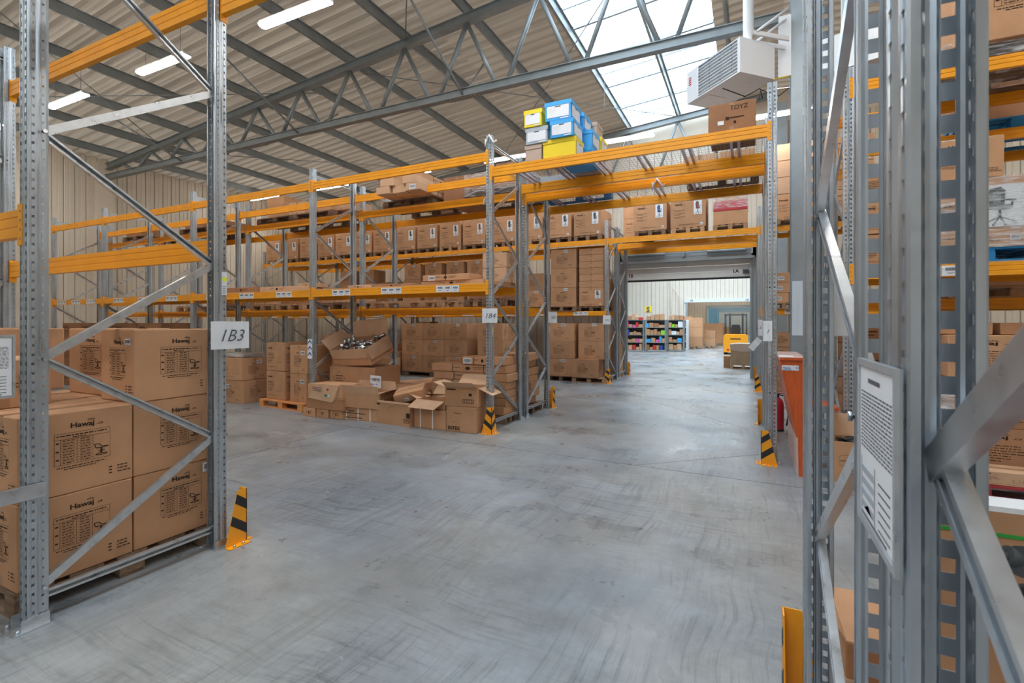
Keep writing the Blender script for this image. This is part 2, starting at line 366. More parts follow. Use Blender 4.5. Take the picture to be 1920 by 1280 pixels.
# ------------------------------------------------------------------ pallets (length along x 1.2, depth .8)
def pal_meshes(m):
    def bx(a, b_, c):
        b = MB(); b.box(-a/2, a/2, -b_/2, b_/2, 0, c, m); return b.mesh('board')
    return dict(top=bx(1.2,.12,.022), cross=bx(.12,.8,.02), block=bx(.12,.10,.08), bot=bx(1.2,.1,.02))
_pm = {}
def far_pallet_mesh(m):
    b = MB()
    for k in range(5): y = -.34+k*.17; b.box(-.6,.6,y-.055,y+.055,.122,.144,m)
    for x in (-.54,0,.54): b.box(x-.06,x+.06,-.4,.4,.10,.1225,m)
    for x in (-.54,0,.54):
        for y in (-.35,0,.35): b.box(x-.07,x+.07,y-.05,y+.05,.018,.102,m)
    for y in (-.35,0,.35): b.box(-.6,.6,y-.05,y+.05,0,.0195,m)
    return b.mesh('pallet')
def pallet(x, y, z, label, rz=0, m='wood', detail=False, group=None, sx=1, sy=1):
    if not detail:
        if ('f',m) not in _pm: _pm['f',m] = far_pallet_mesh(m)
        return tag(new('pallet', _pm['f',m], None, (x,y,z), (0,0,rz), (sx,sy,1)), label, 'pallet', group)
    if m not in _pm: _pm[m] = pal_meshes(m)
    P = _pm[m]; o = new('pallet', None, None, (x,y,z), (0,0,rz), (sx,sy,1)); tag(o, label, 'pallet', group)
    for k in range(5): new('deck_board', P['top'], o, (0,-.34+k*.17,.122))
    for xx in (-.54,0,.54): new('cross_board', P['cross'], o, (xx,0,.102))
    for xx in (-.54,0,.54):
        for yy in (-.35,0,.35): new('block', P['block'], o, (xx,yy,.021))
    for yy in (-.35,0,.35): new('bottom_board', P['bot'], o, (0,yy,0))
    return o

# ------------------------------------------------------------------ structure
def roofz(X): return (7.40+.087*(X+13)) if X <= .7 else (7.40+.087*13.7-.087*(X-.7))
XL, XR = -18.7, 15.0
b = MB(); b.box(XL-.3, XR+.3, -9.3, 96, -.2, 0, 'floor'); fl = new('floor', b.mesh('floor'), kind='structure')
b = MB()
def joint(b, p, q_, w=.007):
    p = Vector((*p,0)); q_ = Vector((*q_,0)); d = (q_-p).normalized(); n = Vector((-d.y,d.x,0))*w/2
    P = [p-n, q_-n, q_+n, p+n]; b.hexa([(v.x,v.y,-.01) for v in P]+[(v.x,v.y,.0012) for v in P], 'dark')
j = [((-18,6.45),(-8.8,6.09)),((-8.8,6.09),(15,5.12)),((-5.72,5.97),(-5.6,-9)),((-1.2,5.78),(.2,7.0)),((-2.2,11.1),(0,8.5)),((-3.4,11.3),(.2,11.0))]
for p, q_ in j:
    bb = MB(); joint(bb, p, q_, .007 if p[0] < -8 or q_[0] > 10 or q_[1] < 0 else .004); new('floor_joint', bb.mesh('joint'), fl)
# corrugated roof
def roof_sheet(x0, x1, y0, y1, zf, name, parent=None, m='roof', pitch=.30):
    b = MB(); prof = [(0,.0),(.10,.0),(.14,.045),(.24,.045),(.28,0)]; ys = []
    n = int((y1-y0)/pitch)
    for i in range(n):
        for a, c in prof: ys.append((y0+i*pitch+a*pitch/.30, c))
    ys.append((y1, 0)); k = b.mi(m)
    A = [b.bm.verts.new((x0, y, zf(x0)+c)) for y, c in ys]; B = [b.bm.verts.new((x1, y, zf(x1)+c)) for y, c in ys]
    for i in range(len(ys)-1): b.bm.faces.new([A[i],A[i+1],B[i+1],B[i]]).material_index = k
    bmesh.ops.solidify(b.bm, geom=b.bm.faces[:], thickness=.02)
    return new(name, b.mesh(name), parent)
SK0, SK1 = -3.62, -.72
ce = roof_sheet(XL-.2, SK0, PY0, PY1, roofz, 'ceiling'); ce['kind'] = 'structure'
roof_sheet(SK1, .7, PY0, PY1, roofz, 'roof_sheet', ce); roof_sheet(.7, XR+.2, PY0, PY1, roofz, 'roof_sheet', ce)
# purlins along Y
def zee(b, x, z, y0, y1, m='frame', h=.2):
    b.prism([(x-.05,z),(x+.006,z),(x+.006,z+h-.006),(x+.05,z+h-.006),(x+.05,z+h),(x,z+h),(x,z+.006),(x-.05,z+.006)], 'y', y0, y1, m)
xs = [-17.6+1.56*k for k in range(21)]
pur = []
for x in xs:
    b = MB(); zee(b, x, roofz(x)-.215, PY0, PY1); pur.append(new('purlin', b.mesh('purlin'), ce))
# roof light
wn = new('window_1', None, kind='structure')
for k in range(17):
    y0 = PY0+k*1.5; b = MB()
    v = [(SK0,y0+.03,roofz(SK0)),(SK1,y0+.03,roofz(SK1)),(SK1,y0+1.47,roofz(SK1)),(SK0,y0+1.47,roofz(SK0))]
    b.hexa([(a,c,d+.03) for a,c,d in v]+[(a,c,d+.04) for a,c,d in v], 'pane'); new('roof_light_pane', b.mesh('pane'), wn)
    b = MB(); v = [(SK0,y0-.03),(SK1,y0-.03),(SK1,y0+.03),(SK0,y0+.03)]
    b.hexa([(a,c,roofz(a)-.03) for a,c in v]+[(a,c,roofz(a)+.045) for a,c in v], 'column'); new('glazing_bar', b.mesh('bar'), wn)
    if k % 2 == 0:
        b = MB(); v = [(SK0,y0+.73),(SK1,y0+.73),(SK1,y0+.76),(SK0,y0+.76)]
        b.hexa([(a,c,roofz(a)-.03) for a,c in v]+[(a,c,roofz(a)+.02) for a,c in v], 'column'); new('glazing_bar', b.mesh('bar'), wn)
# walls
def ribbed(x0, x1, z0, z1, m, pitch=.28, t=.12, d=.018):
    """wall panel in the plane y=0 with outer thickness t; rib profile on -y side"""
    pts = []; n = max(1, int(round((x1-x0)/pitch))); p = (x1-x0)/n
    for i in range(n):
        a = x0+i*p; pts += [(a,0),(a+.012,-.0+d),(a+.03,d),(a+.042,0),(a+p*.5,0),(a+p*.5+.01,d*.5),(a+p*.5+.02,d*.5),(a+p*.5+.03,0)]
    pts += [(x1,0),(x1,t),(x0,t)]
    b = MB(); b.prism(pts, 'z', z0, z1, m)
    for i in range(1, n): a = x0+i*p; b.box(a+.014,a+.028,d-.0015,d+.002,z0,z1,'seam')
    return b
def wall_y(name, y, segs, m, t=.2):
    """wall in plane Y=y facing -Y, list of (x0,x1,z0,z1)"""
    root = None
    for x0,x1,z0,z1 in segs:
        o = new(name if root is None else 'wall_panel', ribbed(x0,x1,z0,z1,m,t=t).mesh(name), root, (0,y if root is None else 0,0))
        if root is None: root = o; o['kind'] = 'structure'
    return root
DX0, DX1 = -3.75, .06
wb = wall_y('wall_back', 16.5, [(XL,DX0-.14,0,7.6),(DX1+.14,XR,0,7.6),(DX0-.14,DX1+.14,4.2,7.6)], 'wallp')
b = MB(); b.prism([(XL,7.6),(XR,7.6),(XR,roofz(XR)-.02 if roofz(XR)>7.62 else 7.62),(.7,8.58),(XL,7.61)][:2]+[(.7,8.58)], 'y', 16.5, 16.7, 'wallp'); new('wall_panel', b.mesh('gable'), wb, (0,-16.5,0))
o = new('wall_left', ribbed(PY0,PY1,0,7.3,'wallp',t=.2).mesh('wall'), None, (XL,0,0), (0,0,PI/2)); o['kind'] = 'structure'
o.scale = (1,1,1)
for y in (.85,8.55,16.2):
    b = MB(); b.box(0,.22,-.22,.22,0,6.75,'wallp'); new('pilaster', b.mesh('pilaster'), o, (y-.0, -.0, 0), (0,0,-PI/2))
o2 = new('wall_right', ribbed(PY0,PY1,0,7.6,'wallp',pitch=.6,t=.2).mesh('wall'), None, (XR,0,0), (0,0,-PI/2)); o2['kind'] = 'structure'
o2.rotation_euler = (0,0,-PI/2); o2.location = (XR, PY0+PY1, 0)
b = MB(); b.box(XL,XR,-9.2,-9,0,8.6,'wallp'); new('wall_rear', b.mesh('wall'), kind='structure')
# halls beyond the door
wall_y('wall_beyond', 37.5, [(XL,-4.0,0,7.2),(.12,XR,0,7.2),(-4.0,.12,3.15,7.2)], 'wallw')
for k, y in enumerate((58, 77)):
    wall_y('wall_distant', y, [(-6,-4.0,0,6.5),(.1,2,0,6.5),(-4.0,.1,3.3,6.5)], 'wallb' if k else 'wallw')
b = MB(); b.box(-6,2,95,95.2,0,6.5,'wallw'); new('wall_end', b.mesh('wall'), kind='structure')
b = MB(); b.box(XL-.2,XL,16.7,37.5,0,7.2,'wallw'); new('wall_side', b.mesh('wall'), kind='structure')
b = MB(); b.box(XR,XR+.2,16.7,37.5,0,7.2,'wallw'); new('wall_side', b.mesh('wall'), kind='structure')
b = MB(); b.box(XL,-6.5,16.7,37.6,7.2,7.3,'wallw'); cb_ = new('ceiling_beyond', b.mesh('c'), kind='structure')
b = MB(); b.box(2.5,XR,16.7,37.6,7.2,7.3,'wallw'); new('ceiling_panel', b.mesh('c'), cb_)
for y0, y1 in ((16.7,19.5),(35.5,37.6)): b = MB(); b.box(-6.5,2.5,y0,y1,7.2,7.3,'wallw'); new('ceiling_panel', b.mesh('c'), cb_)
added_rl = new('added_roof_light', None, kind='structure')  # roof light added to brighten the hall beyond the door
for k in range(8): b = MB(); b.box(-6.5,2.5,19.53+k*2,21.47+k*2,7.24,7.26,'pane'); new('roof_light_pane', b.mesh('pane'), added_rl)
for k in range(9): b = MB(); b.box(-6.5,2.5,19.46+k*2,19.53+k*2,7.18,7.30,'column'); new('glazing_bar', b.mesh('bar'), added_rl)
p2 = bpy.data.lights.new('added_roof_light_portal', 'AREA'); p2.shape = 'RECTANGLE'; p2.size = 9; p2.size_y = 16; p2.cycles.is_portal = True
p2o = bpy.data.objects.new('added_roof_light_portal', p2); COL.objects.link(p2o); p2o.location = (-2, 27.5, 7.4)
b = MB(); b.box(-6,2,37.7,95,6.4,6.5,'wallw'); new('ceiling_distant', b.mesh('c'), kind='structure')
for s, x in ((0,-6.1),(1,2)):  # side walls drawn in close so the passage gets brighter
    b = MB(); b.box(x,x+.1,37.7,58,0,6.5,'wallw'); new('wall_passage', b.mesh('w'), kind='structure')
    b = MB(); b.box(x,x+.1,58,95,0,6.5,'wallb'); new('wall_corridor', b.mesh('w'), kind='structure')
# door 1 between the halls
dr = new('door_1', None, None, (0,16.5,0), kind='structure')
def part(name, parent, f, **k):
    b = MB(); f(b); return new(name, b.mesh(name), parent, **k)
for x in (DX0-.14, DX1): part('door_jamb', dr, lambda b: b.box(x, x+.14, -.10, .25, 0, 4.2, 'doorg'))
for x in (DX0-.02, DX1-.03): part('door_track', dr, lambda b: b.box(x, x+.05, -.16, -.08, 0, 4.0, 'doorg'))
part('door_lintel', dr, lambda b: b.box(DX0-.14, DX1+.14, -.10, .02, 3.62, 4.2, 'doorg'))
for k in range(3): part('door_panel', dr, lambda b: (b.box(DX0, DX1, -.06, -.02, 3.07+k*.19, 3.25+k*.19, 'door')))
part('door_seal', dr, lambda b: b.box(DX0, DX1, -.07, -.01, 3.01, 3.07, 'black'))
part('door_rail', dr, lambda b: (b.box(DX0-.1, DX1+.1, -.22, -.12, 3.60, 3.68, 'doorg')))
part('spring_shaft', dr, lambda b: b.tube((DX0-.05,-.22,3.86),(DX1+.05,-.22,3.86),.014,'frame'))
for a, c in ((DX0+.1,DX0+1.35),(DX1-1.25,DX1-.1)):
    part('torsion_spring', dr, lambda b: b.lathe([(.02,0)]+[((.060 if i % 2 else .052), .02+i*(c-a-.04)/60) for i in range(61)]+[(.02,c-a)], 'frame', 12), loc=(a,-.22,3.86), rot=(0,PI/2,0))
for x in (DX0-.02,(DX0+DX1)/2,DX1+.02): part('bracket', dr, lambda b: (b.box(x-.03, x+.03, -.26, -.1, 3.74, 3.97, 'doorg')))
def sign(txt, w, h, shear=0, bold=.02, ink='ink', size=.8):
    b = MB(); b.box(-w/2,w/2,0,.004,0,h,'paper'); add_text(b, txt, 0, h*(.5-size*.36), h*size, ink, bold, shear, -.002); return b.mesh('sign')
new('sign', sign('1A',.30,.20), dr, (DX1-.42,-.075,3.14)); new('sign', sign('1B',.30,.20), dr, (DX0+.22,-.075,3.12))
part('door_motor', dr, lambda b: (b.box(DX1-.22, DX1-.06, -.14, -.06, 3.17, 3.27, 'dark')))
d2 = new('door_2', None, None, (0,37.5,0), kind='structure')
part('door_jamb', d2, lambda b: b.box(-4.08,-3.98,-.08,.2,0,3.2,'doorg')); part('door_jamb', d2, lambda b: b.box(.1,.2,-.08,.2,0,3.2,'doorg')); part('door_lintel', d2, lambda b: b.box(-4.2,.3,-.12,.02,3.15,3.4,'door'))
new('sign', sign('2B',.34,.24), d2, (-3.7,-.14,3.16)); new('sign', sign('2A',.34,.24), d2, (-.1,-.14,3.16))
for i, y in enumerate((58,77)):
    d3 = new('door_%d' % (i+3), None, None, (0,y,0), kind='structure')
    part('door_jamb', d3, lambda b: b.box(-4.1,-3.9,-.5,.2,0,3.3,'wallb')); part('door_jamb', d3, lambda b: b.box(.1,.25,-.1,.2,0,3.3,'doorg')); part('door_lintel', d3, lambda b: b.box(-4.2,.3,-.12,.02,3.28,3.6,'doorg'))

# ------------------------------------------------------------------ trusses and columns
NX = [x for x in xs if x < 0]
def truss(Y, label):
    r = new('roof_truss', None, None, (0,Y,0)); tag(r, label, 'truss')
    zb = 6.22
    def chord(b, x0, z0, x1, z1, h=.16, w=.14):
        v = [(x0,-w/2,z0),(x1,-w/2,z1),(x1,w/2,z1),(x0,w/2,z0)]
        b.hexa(v+[(x0,-w/2,z0+.012),(x1,-w/2,z1+.012),(x1,w/2,z1+.012),(x0,w/2,z0+.012)], 'frame')
        b.hexa([(x,y_*.06/w*1.0,z+.01) for x,y_,z in v]+[(x,y_*.06/w,z+h-.01) for x,y_,z in v], 'frame')
        b.hexa([(x,y_,z+h-.012) for x,y_,z in v]+[(x,y_,z+h) for x,y_,z in v], 'frame')
    for x0, x1 in ((XL+.2,-11.4),(-11.4,-5.2),(-5.2,.46)):
        part('bottom_chord', r, lambda b: chord(b, x0, zb, x1, zb))
    for x0, x1 in ((XL+.3,-11.4),(-11.4,-5.2),(-5.2,.7)):
        part('top_chord', r, lambda b: chord(b, x0, roofz(x0)-.40, x1, roofz(x1)-.40, .18, .16))
    nodes = [x for x in xs if XL+.8 < x < .4]
    for i, x in enumerate(nodes[:-1]):
        xm = x+.78
        for a, c in ((x, xm-.14), (nodes[i+1], xm+.14)):
            part('web_diagonal', r, lambda b: b.tube((a,0,roofz(a)-.38),(c,0,zb+.14),.045,'frame',6))
    for x in (-11.4,-5.2):
        part('splice_plate', r, lambda b: (b.box(x-.35,x+.35,-.09,.09,zb-.012,zb-.001,'frame'), *[b.lathe([(.014,0),(.014,.012)],'steel',6,(x+dx,dy,zb-.024)) for dx in (-.28,-.2,.2,.28) for dy in (-.04,.04)]))
    return r
truss(8.55, 'grey steel lattice roof truss spanning the hall above the second rack row')
truss(16.15, 'lattice roof truss against the far wall above the door')
truss(.85, 'lattice roof truss overhead, nearest to the viewer')
def column(x, y, label, w=.26, h=6.2, z0=0, m='column'):
    r = new('steel_column', None, None, (x,y,0)); tag(r, label, 'column')
    part('flange', r, lambda b: b.box(-w/2,w/2,-.13,-.115,z0,h,m)); part('flange', r, lambda b: b.box(-w/2,w/2,.115,.13,z0,h,m))
    part('web', r, lambda b: b.box(-.006,.006,-.116,.116,z0,h,m))
    part('base_plate', r, lambda b: b.box(-w/2-.05,w/2+.05,-.18,.18,0,.02,m)); return r
cA = column(.70, 8.55, 'blue grey steel column standing behind the orange desk', h=8.0)
part('bolt_group', cA, lambda b: [b.tube((-.16+.0,yy,zz),(-.13,yy,zz),.014,'steel',6) for yy in (-.05,.05) for zz in (6.1,6.17,6.24,6.31)] and None, kind='stuff')
cB = column(.85, 16.2, 'blue grey column at the far wall right of the door', h=8.0)
# splice bolts on chord near the column, wall girts and braces
rr = new('wind_bracing', None); tag(rr, 'thin crossed steel rods under the roof sheets', 'bracing')
def rod(b, p, q_, r=.012, m='frame'): b.tube(p, q_, r, m, 6)
for p, q_ in (((-16.0,5.0),(-9.8,9.0)),((-9.8,1),(-16,9)),((-8.2,9),(-2.1,16)),((-2.1,9),(-8.2,16)),((-16,9),(-9.8,16)),((-3.6,2),(2,9)),((-3.6,9),(.9,2)),((-6.7,8.6),(-.55,1))):
    part('rod', rr, lambda b: rod(b, (*p, roofz(p[0])-.25), (*q_, roofz(q_[0])-.25)))
for x in (-14.5,-9.85,-5.2):
    part('strut', rr, lambda b: rod(b, (x,8.55,6.24), (x-.4,10.2,roofz(x-.4)-.2), .022)); part('strut', rr, lambda b: rod(b, (x,8.55,6.24), (x-.4,6.9,roofz(x-.4)-.2), .022))

# ------------------------------------------------------------------ hanging lamps
def lamp_proto():
    b = MB(); b.box(-.75,.75,-.07,.07,.03,.08,'lampm'); hs = b.mesh('housing')
    b = MB(); pts = [(-.08,.03)]+[(.085*math.cos(PI+PI*i/6), .03+.045*math.sin(PI+PI*i/6)) for i in range(1,6)]+[(.08,.03)]
    b.prism(pts, 'x', -.74, .74, 'lampe'); return hs, b.mesh('diffuser')
LH, LD = lamp_proto()
def lamp(x, y, z, label, top=None, group=None):
    o = new('hanging_lamp', None, None, (x,y,z)); tag(o, label, 'lamp', group); new('housing', LH, o); new('diffuser', LD, o)
    t = (roofz(x) if top is None else top)-z-.02
    for dx in (-.55,.55): part('wire', o, lambda b: b.tube((dx,0,.08),(dx*1.02,0,t),.004,'wire',4))
    return o
for r_, (Y, X0) in enumerate(((5.5,-16.95),(13.05,-16.95),(-2.2,-16.95))):
    for k in range(9):
        x = X0+3.5*k
        if x > 13: continue
        lamp(x, Y, 6.5, 'glowing strip lamp, %s from the left wall in the %s' % (ORD[k], ['near lamp row','far lamp row','lamp row above the viewer'][r_]))
for k in range(4): lamp(-8+4*k, 22.0, 6.3, '%s added strip lamp in the front row of the hall beyond the door' % ORD[k], 7.265)  # unseen lamps, both rows put in to light this hall
for k in range(4): lamp(-8+4*k, 31.0, 6.3, '%s added strip lamp in the back row of the hall beyond the door' % ORD[k], 7.265)
for k in range(12):  # lamps added to brighten the passage past the second door
    for x_ in (-3.4,-.6): lamp(x_, 39.5+4.7*k, 5.9, '%s added strip lamp along the %s side of the passage beyond' % (ORD[k], 'left' if x_ < -2 else 'right'), 6.425)

# ------------------------------------------------------------------ pallet racking
def upright_mesh(H, pitch=.05, hole=(.018,.022)):
    b = MB(); k = b.mi('steel'); bm = b.bm
    def strip(p0, p1, u0=None, u1=None, hh=.022, z0=.03, step=1):
        def P(t, z): return (p0[0]+(p1[0]-p0[0])*t, p0[1]+(p1[1]-p0[1])*t, z)
        def Q(a, c, za, zb): bm.faces.new([bm.verts.new(P(a,za)), bm.verts.new(P(c,za)), bm.verts.new(P(c,zb)), bm.verts.new(P(a,zb))]).material_index = k
        if u0 is None: Q(0,1,0,H); return
        Q(0,u0,0,H); Q(u1,1,0,H); z = 0; c = z0
        while c+hh < H: Q(u0,u1,z,c-hh/2); z = c+hh/2; c += pitch*step
        Q(u0,u1,z,H)
    for s in (-1,1):
        pts = [(0,.012),(s*.006,.012),(s*.010,0),(s*.046,0),(s*.050,.004),(s*.050,.036),(s*.044,.044),(s*.044,.086),(s*.041,.088),(s*.030,.088)]
        for i, (a, c) in enumerate(zip(pts, pts[1:])):
            if i == 2: strip(a, c, .18, .68)
            elif i == 4: strip(a, c, .28, .68, .015, .03 if s > 0 else .055)
            elif i == 6: strip(a, c, .34, .60, .012, .055 if s > 0 else .08)
            else: strip(a, c)
    bmesh.ops.remove_doubles(bm, verts=bm.verts[:], dist=1e-5)
    bmesh.ops.solidify(bm, geom=bm.faces[:], thickness=-.0022)
    return b.mesh('upright')
UP = {H: upright_mesh(H) for H in (4.5,)}
def channel(L, w=.046, d=.026, t=.003):
    b = MB(); pr = [(-w/2,0),(w/2,0),(w/2,d),(w/2-.012,d),(w/2-.012,d-t),(w/2-t,d-t),(w/2-t,t),(-w/2+t,t),(-w/2+t,d-t),(-w/2+.012,d-t),(-w/2+.012,d),(-w/2,d)]
    # runs along +y ; profile in (z, x)
    A = [b.bm.verts.new((p[1]-d/2, 0, p[0])) for p in pr]; B = [b.bm.verts.new((p[1]-d/2, L, p[0])) for p in pr]; n = len(pr); k = b.mi('brace')
    b.bm.faces.new(A).material_index = k; b.bm.faces.new(B[::-1]).material_index = k
    for i in range(n): b.bm.faces.new([A[i],B[i],B[(i+1)%n],A[(i+1)%n]]).material_index = k
    return b.mesh('brace')
DEP = 1.12; Y0, Y1 = .070, DEP-.070
DG = math.hypot(Y1-Y0, .63); CH_D = channel(DG+.02); CH_H = channel(Y1-Y0+.03)
def foot():
    b = MB(); b.box(-.065,.085,-.075,.10,0,.006,'brace'); b.box(-.058,-.052,-.03,.09,0,.06,'brace'); b.box(.052,.058,-.03,.09,0,.06,'brace')
    for x, y in ((.07,-.05),(-.05,-.05)): b.lathe([(.011,.006),(.011,.016),(.006,.026)],'steel',6,(x,y,0))
    return b.mesh('foot_plate')
FT = foot()
def bolt():
    b = MB(); b.tube((-.056,0,0),(.056,0,0),.006,'chrome',6); b.tube((-.058,0,0),(-.050,0,0),.011,'chrome',6); b.tube((.050,0,0),(.058,0,0),.011,'chrome',6); return b.mesh('bolt')
BT = bolt()
def frame(X, Y, label, start=0, H=4.5, bolts=False, open_out=1):
    """upright frame: front web at Y facing -Y, rear web at Y+DEP"""
    o = new('pallet_rack', None, None, (X,Y,0)); tag(o, label, 'rack frame')
    new('upright', UP[H], o); new('upright', UP[H], o, (0,DEP,0), (0,0,PI))
    new('foot_plate', FT, o); new('foot_plate', FT, o, (0,DEP,0), (0,0,PI))
    new('horizontal_brace', CH_H, o, (0,Y0-.015,.14)); new('horizontal_brace', CH_H, o, (0,Y0-.015,H-.12))
    z = .19; k = start
    while z+.63 < H-.05:
        up = (k % 2 == 0)
        a = math.atan2(.63, Y1-Y0)
        y, zz, ang = (Y0, z, a) if up else (Y0, z+.63, -a)
        sc = -open_out if up else open_out
        new('diagonal_brace', CH_D, o, (.002*(1 if up else -1), y, zz), (ang,0,0), (sc,1,1))
        if bolts: new('bolt', BT, o, (0, y, zz))
        z += .63; k += 1
    return o
def beam_mesh(L, h, labels=False):
    b = MB(); d = .046
    pr = [(0,0),(0,h*.30),(.004,h*.33),(.004,h*.37),(0,h*.40),(0,h*.66),(.004,h*.69),(.004,h*.73),(0,h*.76),(0,h),(d,h),(d,h*.76),(d-.004,h*.73),(d-.004,h*.69),(d,h*.66),(d,h*.40),(d-.004,h*.37),(d-.004,h*.33),(d,h*.30),(d,0)]
    b.prism(pr, 'x', .052, L-.052, 'orange'); return b.mesh('beam')
def conn_mesh(side):
    b = MB(); s = side
    if s > 0: b.box(.006,.054,-.006,-.001,-.05,.175,'orange'); b.box(.0505,.0545,-.006,.05,-.05,.175,'orange')
    else: b.box(-.054,-.006,-.006,-.001,-.05,.175,'orange'); b.box(-.0545,-.0505,-.006,.05,-.05,.175,'orange')
    for z in (-.02,.03,.08,.13): b.box(s*.022-.006 if s>0 else -.028, s*.022+.006 if s>0 else -.016, -.0075, -.005, z, z+.012, 'frame')
    return b.mesh('end_connector')
CN = {1: conn_mesh(1), -1: conn_mesh(-1)}
_bm = {}
def beam(X0, X1, Y, zc, label, h=.14, rear=False, labels=0, h_labels=None, group=None):
    """beam between post centres X0<X1 on web plane Y; front flush. rear=True: faces +Y"""
    L = X1-X0; key = (round(L,3), h)
    if key not in _bm: _bm[key] = beam_mesh(L, h)
    rz = PI if rear else 0
    o = new('rack_beam', _bm[key], None, (X1 if rear else X0, Y+(.0006 if rear else -.0006), zc-h/2), (0,0,rz)); tag(o, label, 'rack beam', group)
    new('end_connector', CN[1], o, (0,0,0)); new('end_connector', CN[-1], o, (L,0,0))
    if labels:
        n = labels
        for g in range(n):
            u = .18+(L-.36)*(g+.5)/n
            for i in (-1,0,1): new('location_label', SL, o, (u+i*.145, -.0035, h*.5-.055+random.uniform(-.003,.003)), (0,random.uniform(-.02,.02),0), (.14,1,.105 if h_labels is None else h_labels))
    return o
XB = [-16.9,-14.38,-10.83,-7.27,-3.55]
XD = [-17.45,-14.6,-10.95,-7.25,-3.55]
bayn = ['leftmost bay','second bay from the left','third bay from the left','bay next to the aisle']
rows = dict(B=('first rack row', 6.57, XB, 4.18, 2.2, 1), C=('second rack row', 7.87, XB, 3.90, 1.89, 0), D=('third rack row', 13.4, XD, 3.92, 1.93, 1), E=('fourth rack row', 14.72, XD, 3.92, 1.93, 0))
for rk, (rn, Y, XS, z1, z2, st) in rows.items():
    for i, X in enumerate(XS):
        frame(X, Y, 'galvanised upright frame of the %s, %s from the left end' % (rn, ORD[i]), st, bolts=(rk in 'BC' and i > 2))
    for i in range(4):
        for lv, zc in (('top',z1),('middle',z2)):
            for rear in (False, True):
                if rk == 'E' and lv == 'middle' and rear: continue
                lb = (3 if (lv == 'middle' and not rear and rk in 'BD') else 0)
                if rk == 'C' and lv == 'middle' and rear: lb = 0
                beam(XS[i], XS[i+1], Y+(DEP if rear else 0), zc, 'orange %s beam, %s side of the %s, %s' % (lv, 'back' if rear else 'front', rn, bayn[i]), .135 if lv == 'top' else .125, rear, lb)
# portal over the aisle
XP = .25
for rk, zf, zr in (('B',3.94,3.94),('C',3.84,3.84),('D',3.92,3.92),('E',3.92,3.92)):
    rn, Y = rows[rk][0], rows[rk][1]
    frame(XP, Y, 'galvanised upright frame of the %s, at the right side of the aisle' % rn, rows[rk][5], bolts=rk in 'BC')
    beam(-3.55, XP, Y, zf, 'orange beam crossing over the aisle, front side of the %s' % rn, .145)
    beam(-3.55, XP, Y+DEP, zr, 'orange beam crossing over the aisle, back side of the %s' % rn, .145, True)
# right-hand racks
XRB = [1.0, 4.72]; XRD = [.25, 3.95]
for rk, XS, z1, z2 in (('B',XRB,4.27,2.2),('C',XRB,3.92,1.89)):
    rn, Y = rows[rk][0], rows[rk][1]
    for i, X in enumerate(XS): frame(X, Y, 'galvanised frame, %s one right of the orange desk, in the %s' % (ORD[i], rn), 0)
    for lv, zc in (('top',z1),('middle',z2)):
        for rear in (False, True):
            beam(XS[0], XS[1], Y+(DEP if rear else 0), zc, 'orange %s beam, %s side, right hand rack in line with the %s' % (lv, 'back' if rear else 'front', rn), .13, rear, 3 if lv == 'middle' and not rear and rk == 'B' else 0)
rn, Y = rows['D'][0], 13.4
frame(3.95, Y, 'galvanised frame of the %s far to the right' % rn, 0)
for lv, zc in (('top',3.92),('middle',1.93)):
    for rear in (False, True): beam(.25, 3.95, Y+(DEP if rear else 0), zc, 'orange %s beam, %s side of the %s, right of the aisle' % (lv, 'back' if rear else 'front', rn), .13, rear, 3 if lv == 'middle' and not rear else 0)
# near racks
YA = 1.26
fA = frame(-3.55, YA, 'large galvanised upright frame at the near left with a handwritten sheet on it', 0, bolts=True)
frame(-6.93, YA, 'galvanised upright frame at the left edge behind the near frame', 0)
for lv, zc in (('lower',2.2),('upper',4.07)):
    for rear in (False, True): beam(-6.93, -3.55, YA+(DEP if rear else 0), zc, 'orange %s beam, %s side of the near left rack' % (lv, 'back' if rear else 'front'), .15, rear)
beam(-3.55, XP, YA+DEP, 4.0, 'orange beam crossing overhead from the near left rack to the right', .15, True)
beam(-3.55, XP, YA, 4.0, 'orange beam overhead crossing above the viewer', .15)
frame(XP, 1.20, 'galvanised upright frame at the near right with a notice board clipped to it', 0, bolts=True)
ZN = -.15
frame(XP, .97-DEP, 'blurred galvanised frame closest to the viewer at the right edge', 1, bolts=True)
frame(-3.55, .97-DEP, 'galvanised frame outside the left edge, tied to the near left frame by a spacer', 1)
def spacer(X, Y0_, Y1_, z, label):
    o = new('row_spacer', None, None, (X,Y0_,z)); tag(o, label, 'spacer'); L = Y1_-Y0_
    part('channel', o, lambda b: b.prism([(-.058,-.04),(-.054,-.04),(-.054,.04),(-.058,.04)], 'y', -.07, L+.07, 'brace') or b.box(-.058,-.040,-.07,L+.07,.036,.04,'brace') or b.box(-.058,-.040,-.07,L+.07,-.04,-.036,'brace'))
    for y in (-.04,L+.04):
        part('bolt', o, lambda b: b.lathe([(.010,0),(.010,.006),(.006,.009)],'chrome',6), loc=(-.058,y,.015), rot=(0,-PI/2,0))
    return o
so = spacer(-3.55+.114, .97, 1.26, .74, 'short grey channel tying the near left frame to the one behind it, low')
spacer(-3.55, 6.57+DEP, 7.87, .78, 'short channel joining the first and second rack rows beside the aisle, low')
spacer(-3.55, 6.57+DEP, 7.87, 2.5, 'short channel joining the first and second rack rows beside the aisle, high')
spacer(XP, 14.52, 14.72, 2.5, 'short channel joining the third and fourth rack rows right of the aisle')
spacer(-3.55, 14.52, 14.72, 1.2, 'short channel joining the third and fourth rack rows left of the aisle')
spacer(-7.27, 7.69, 7.87, 2.9, 'short channel joining the first and second rack rows, one bay in')

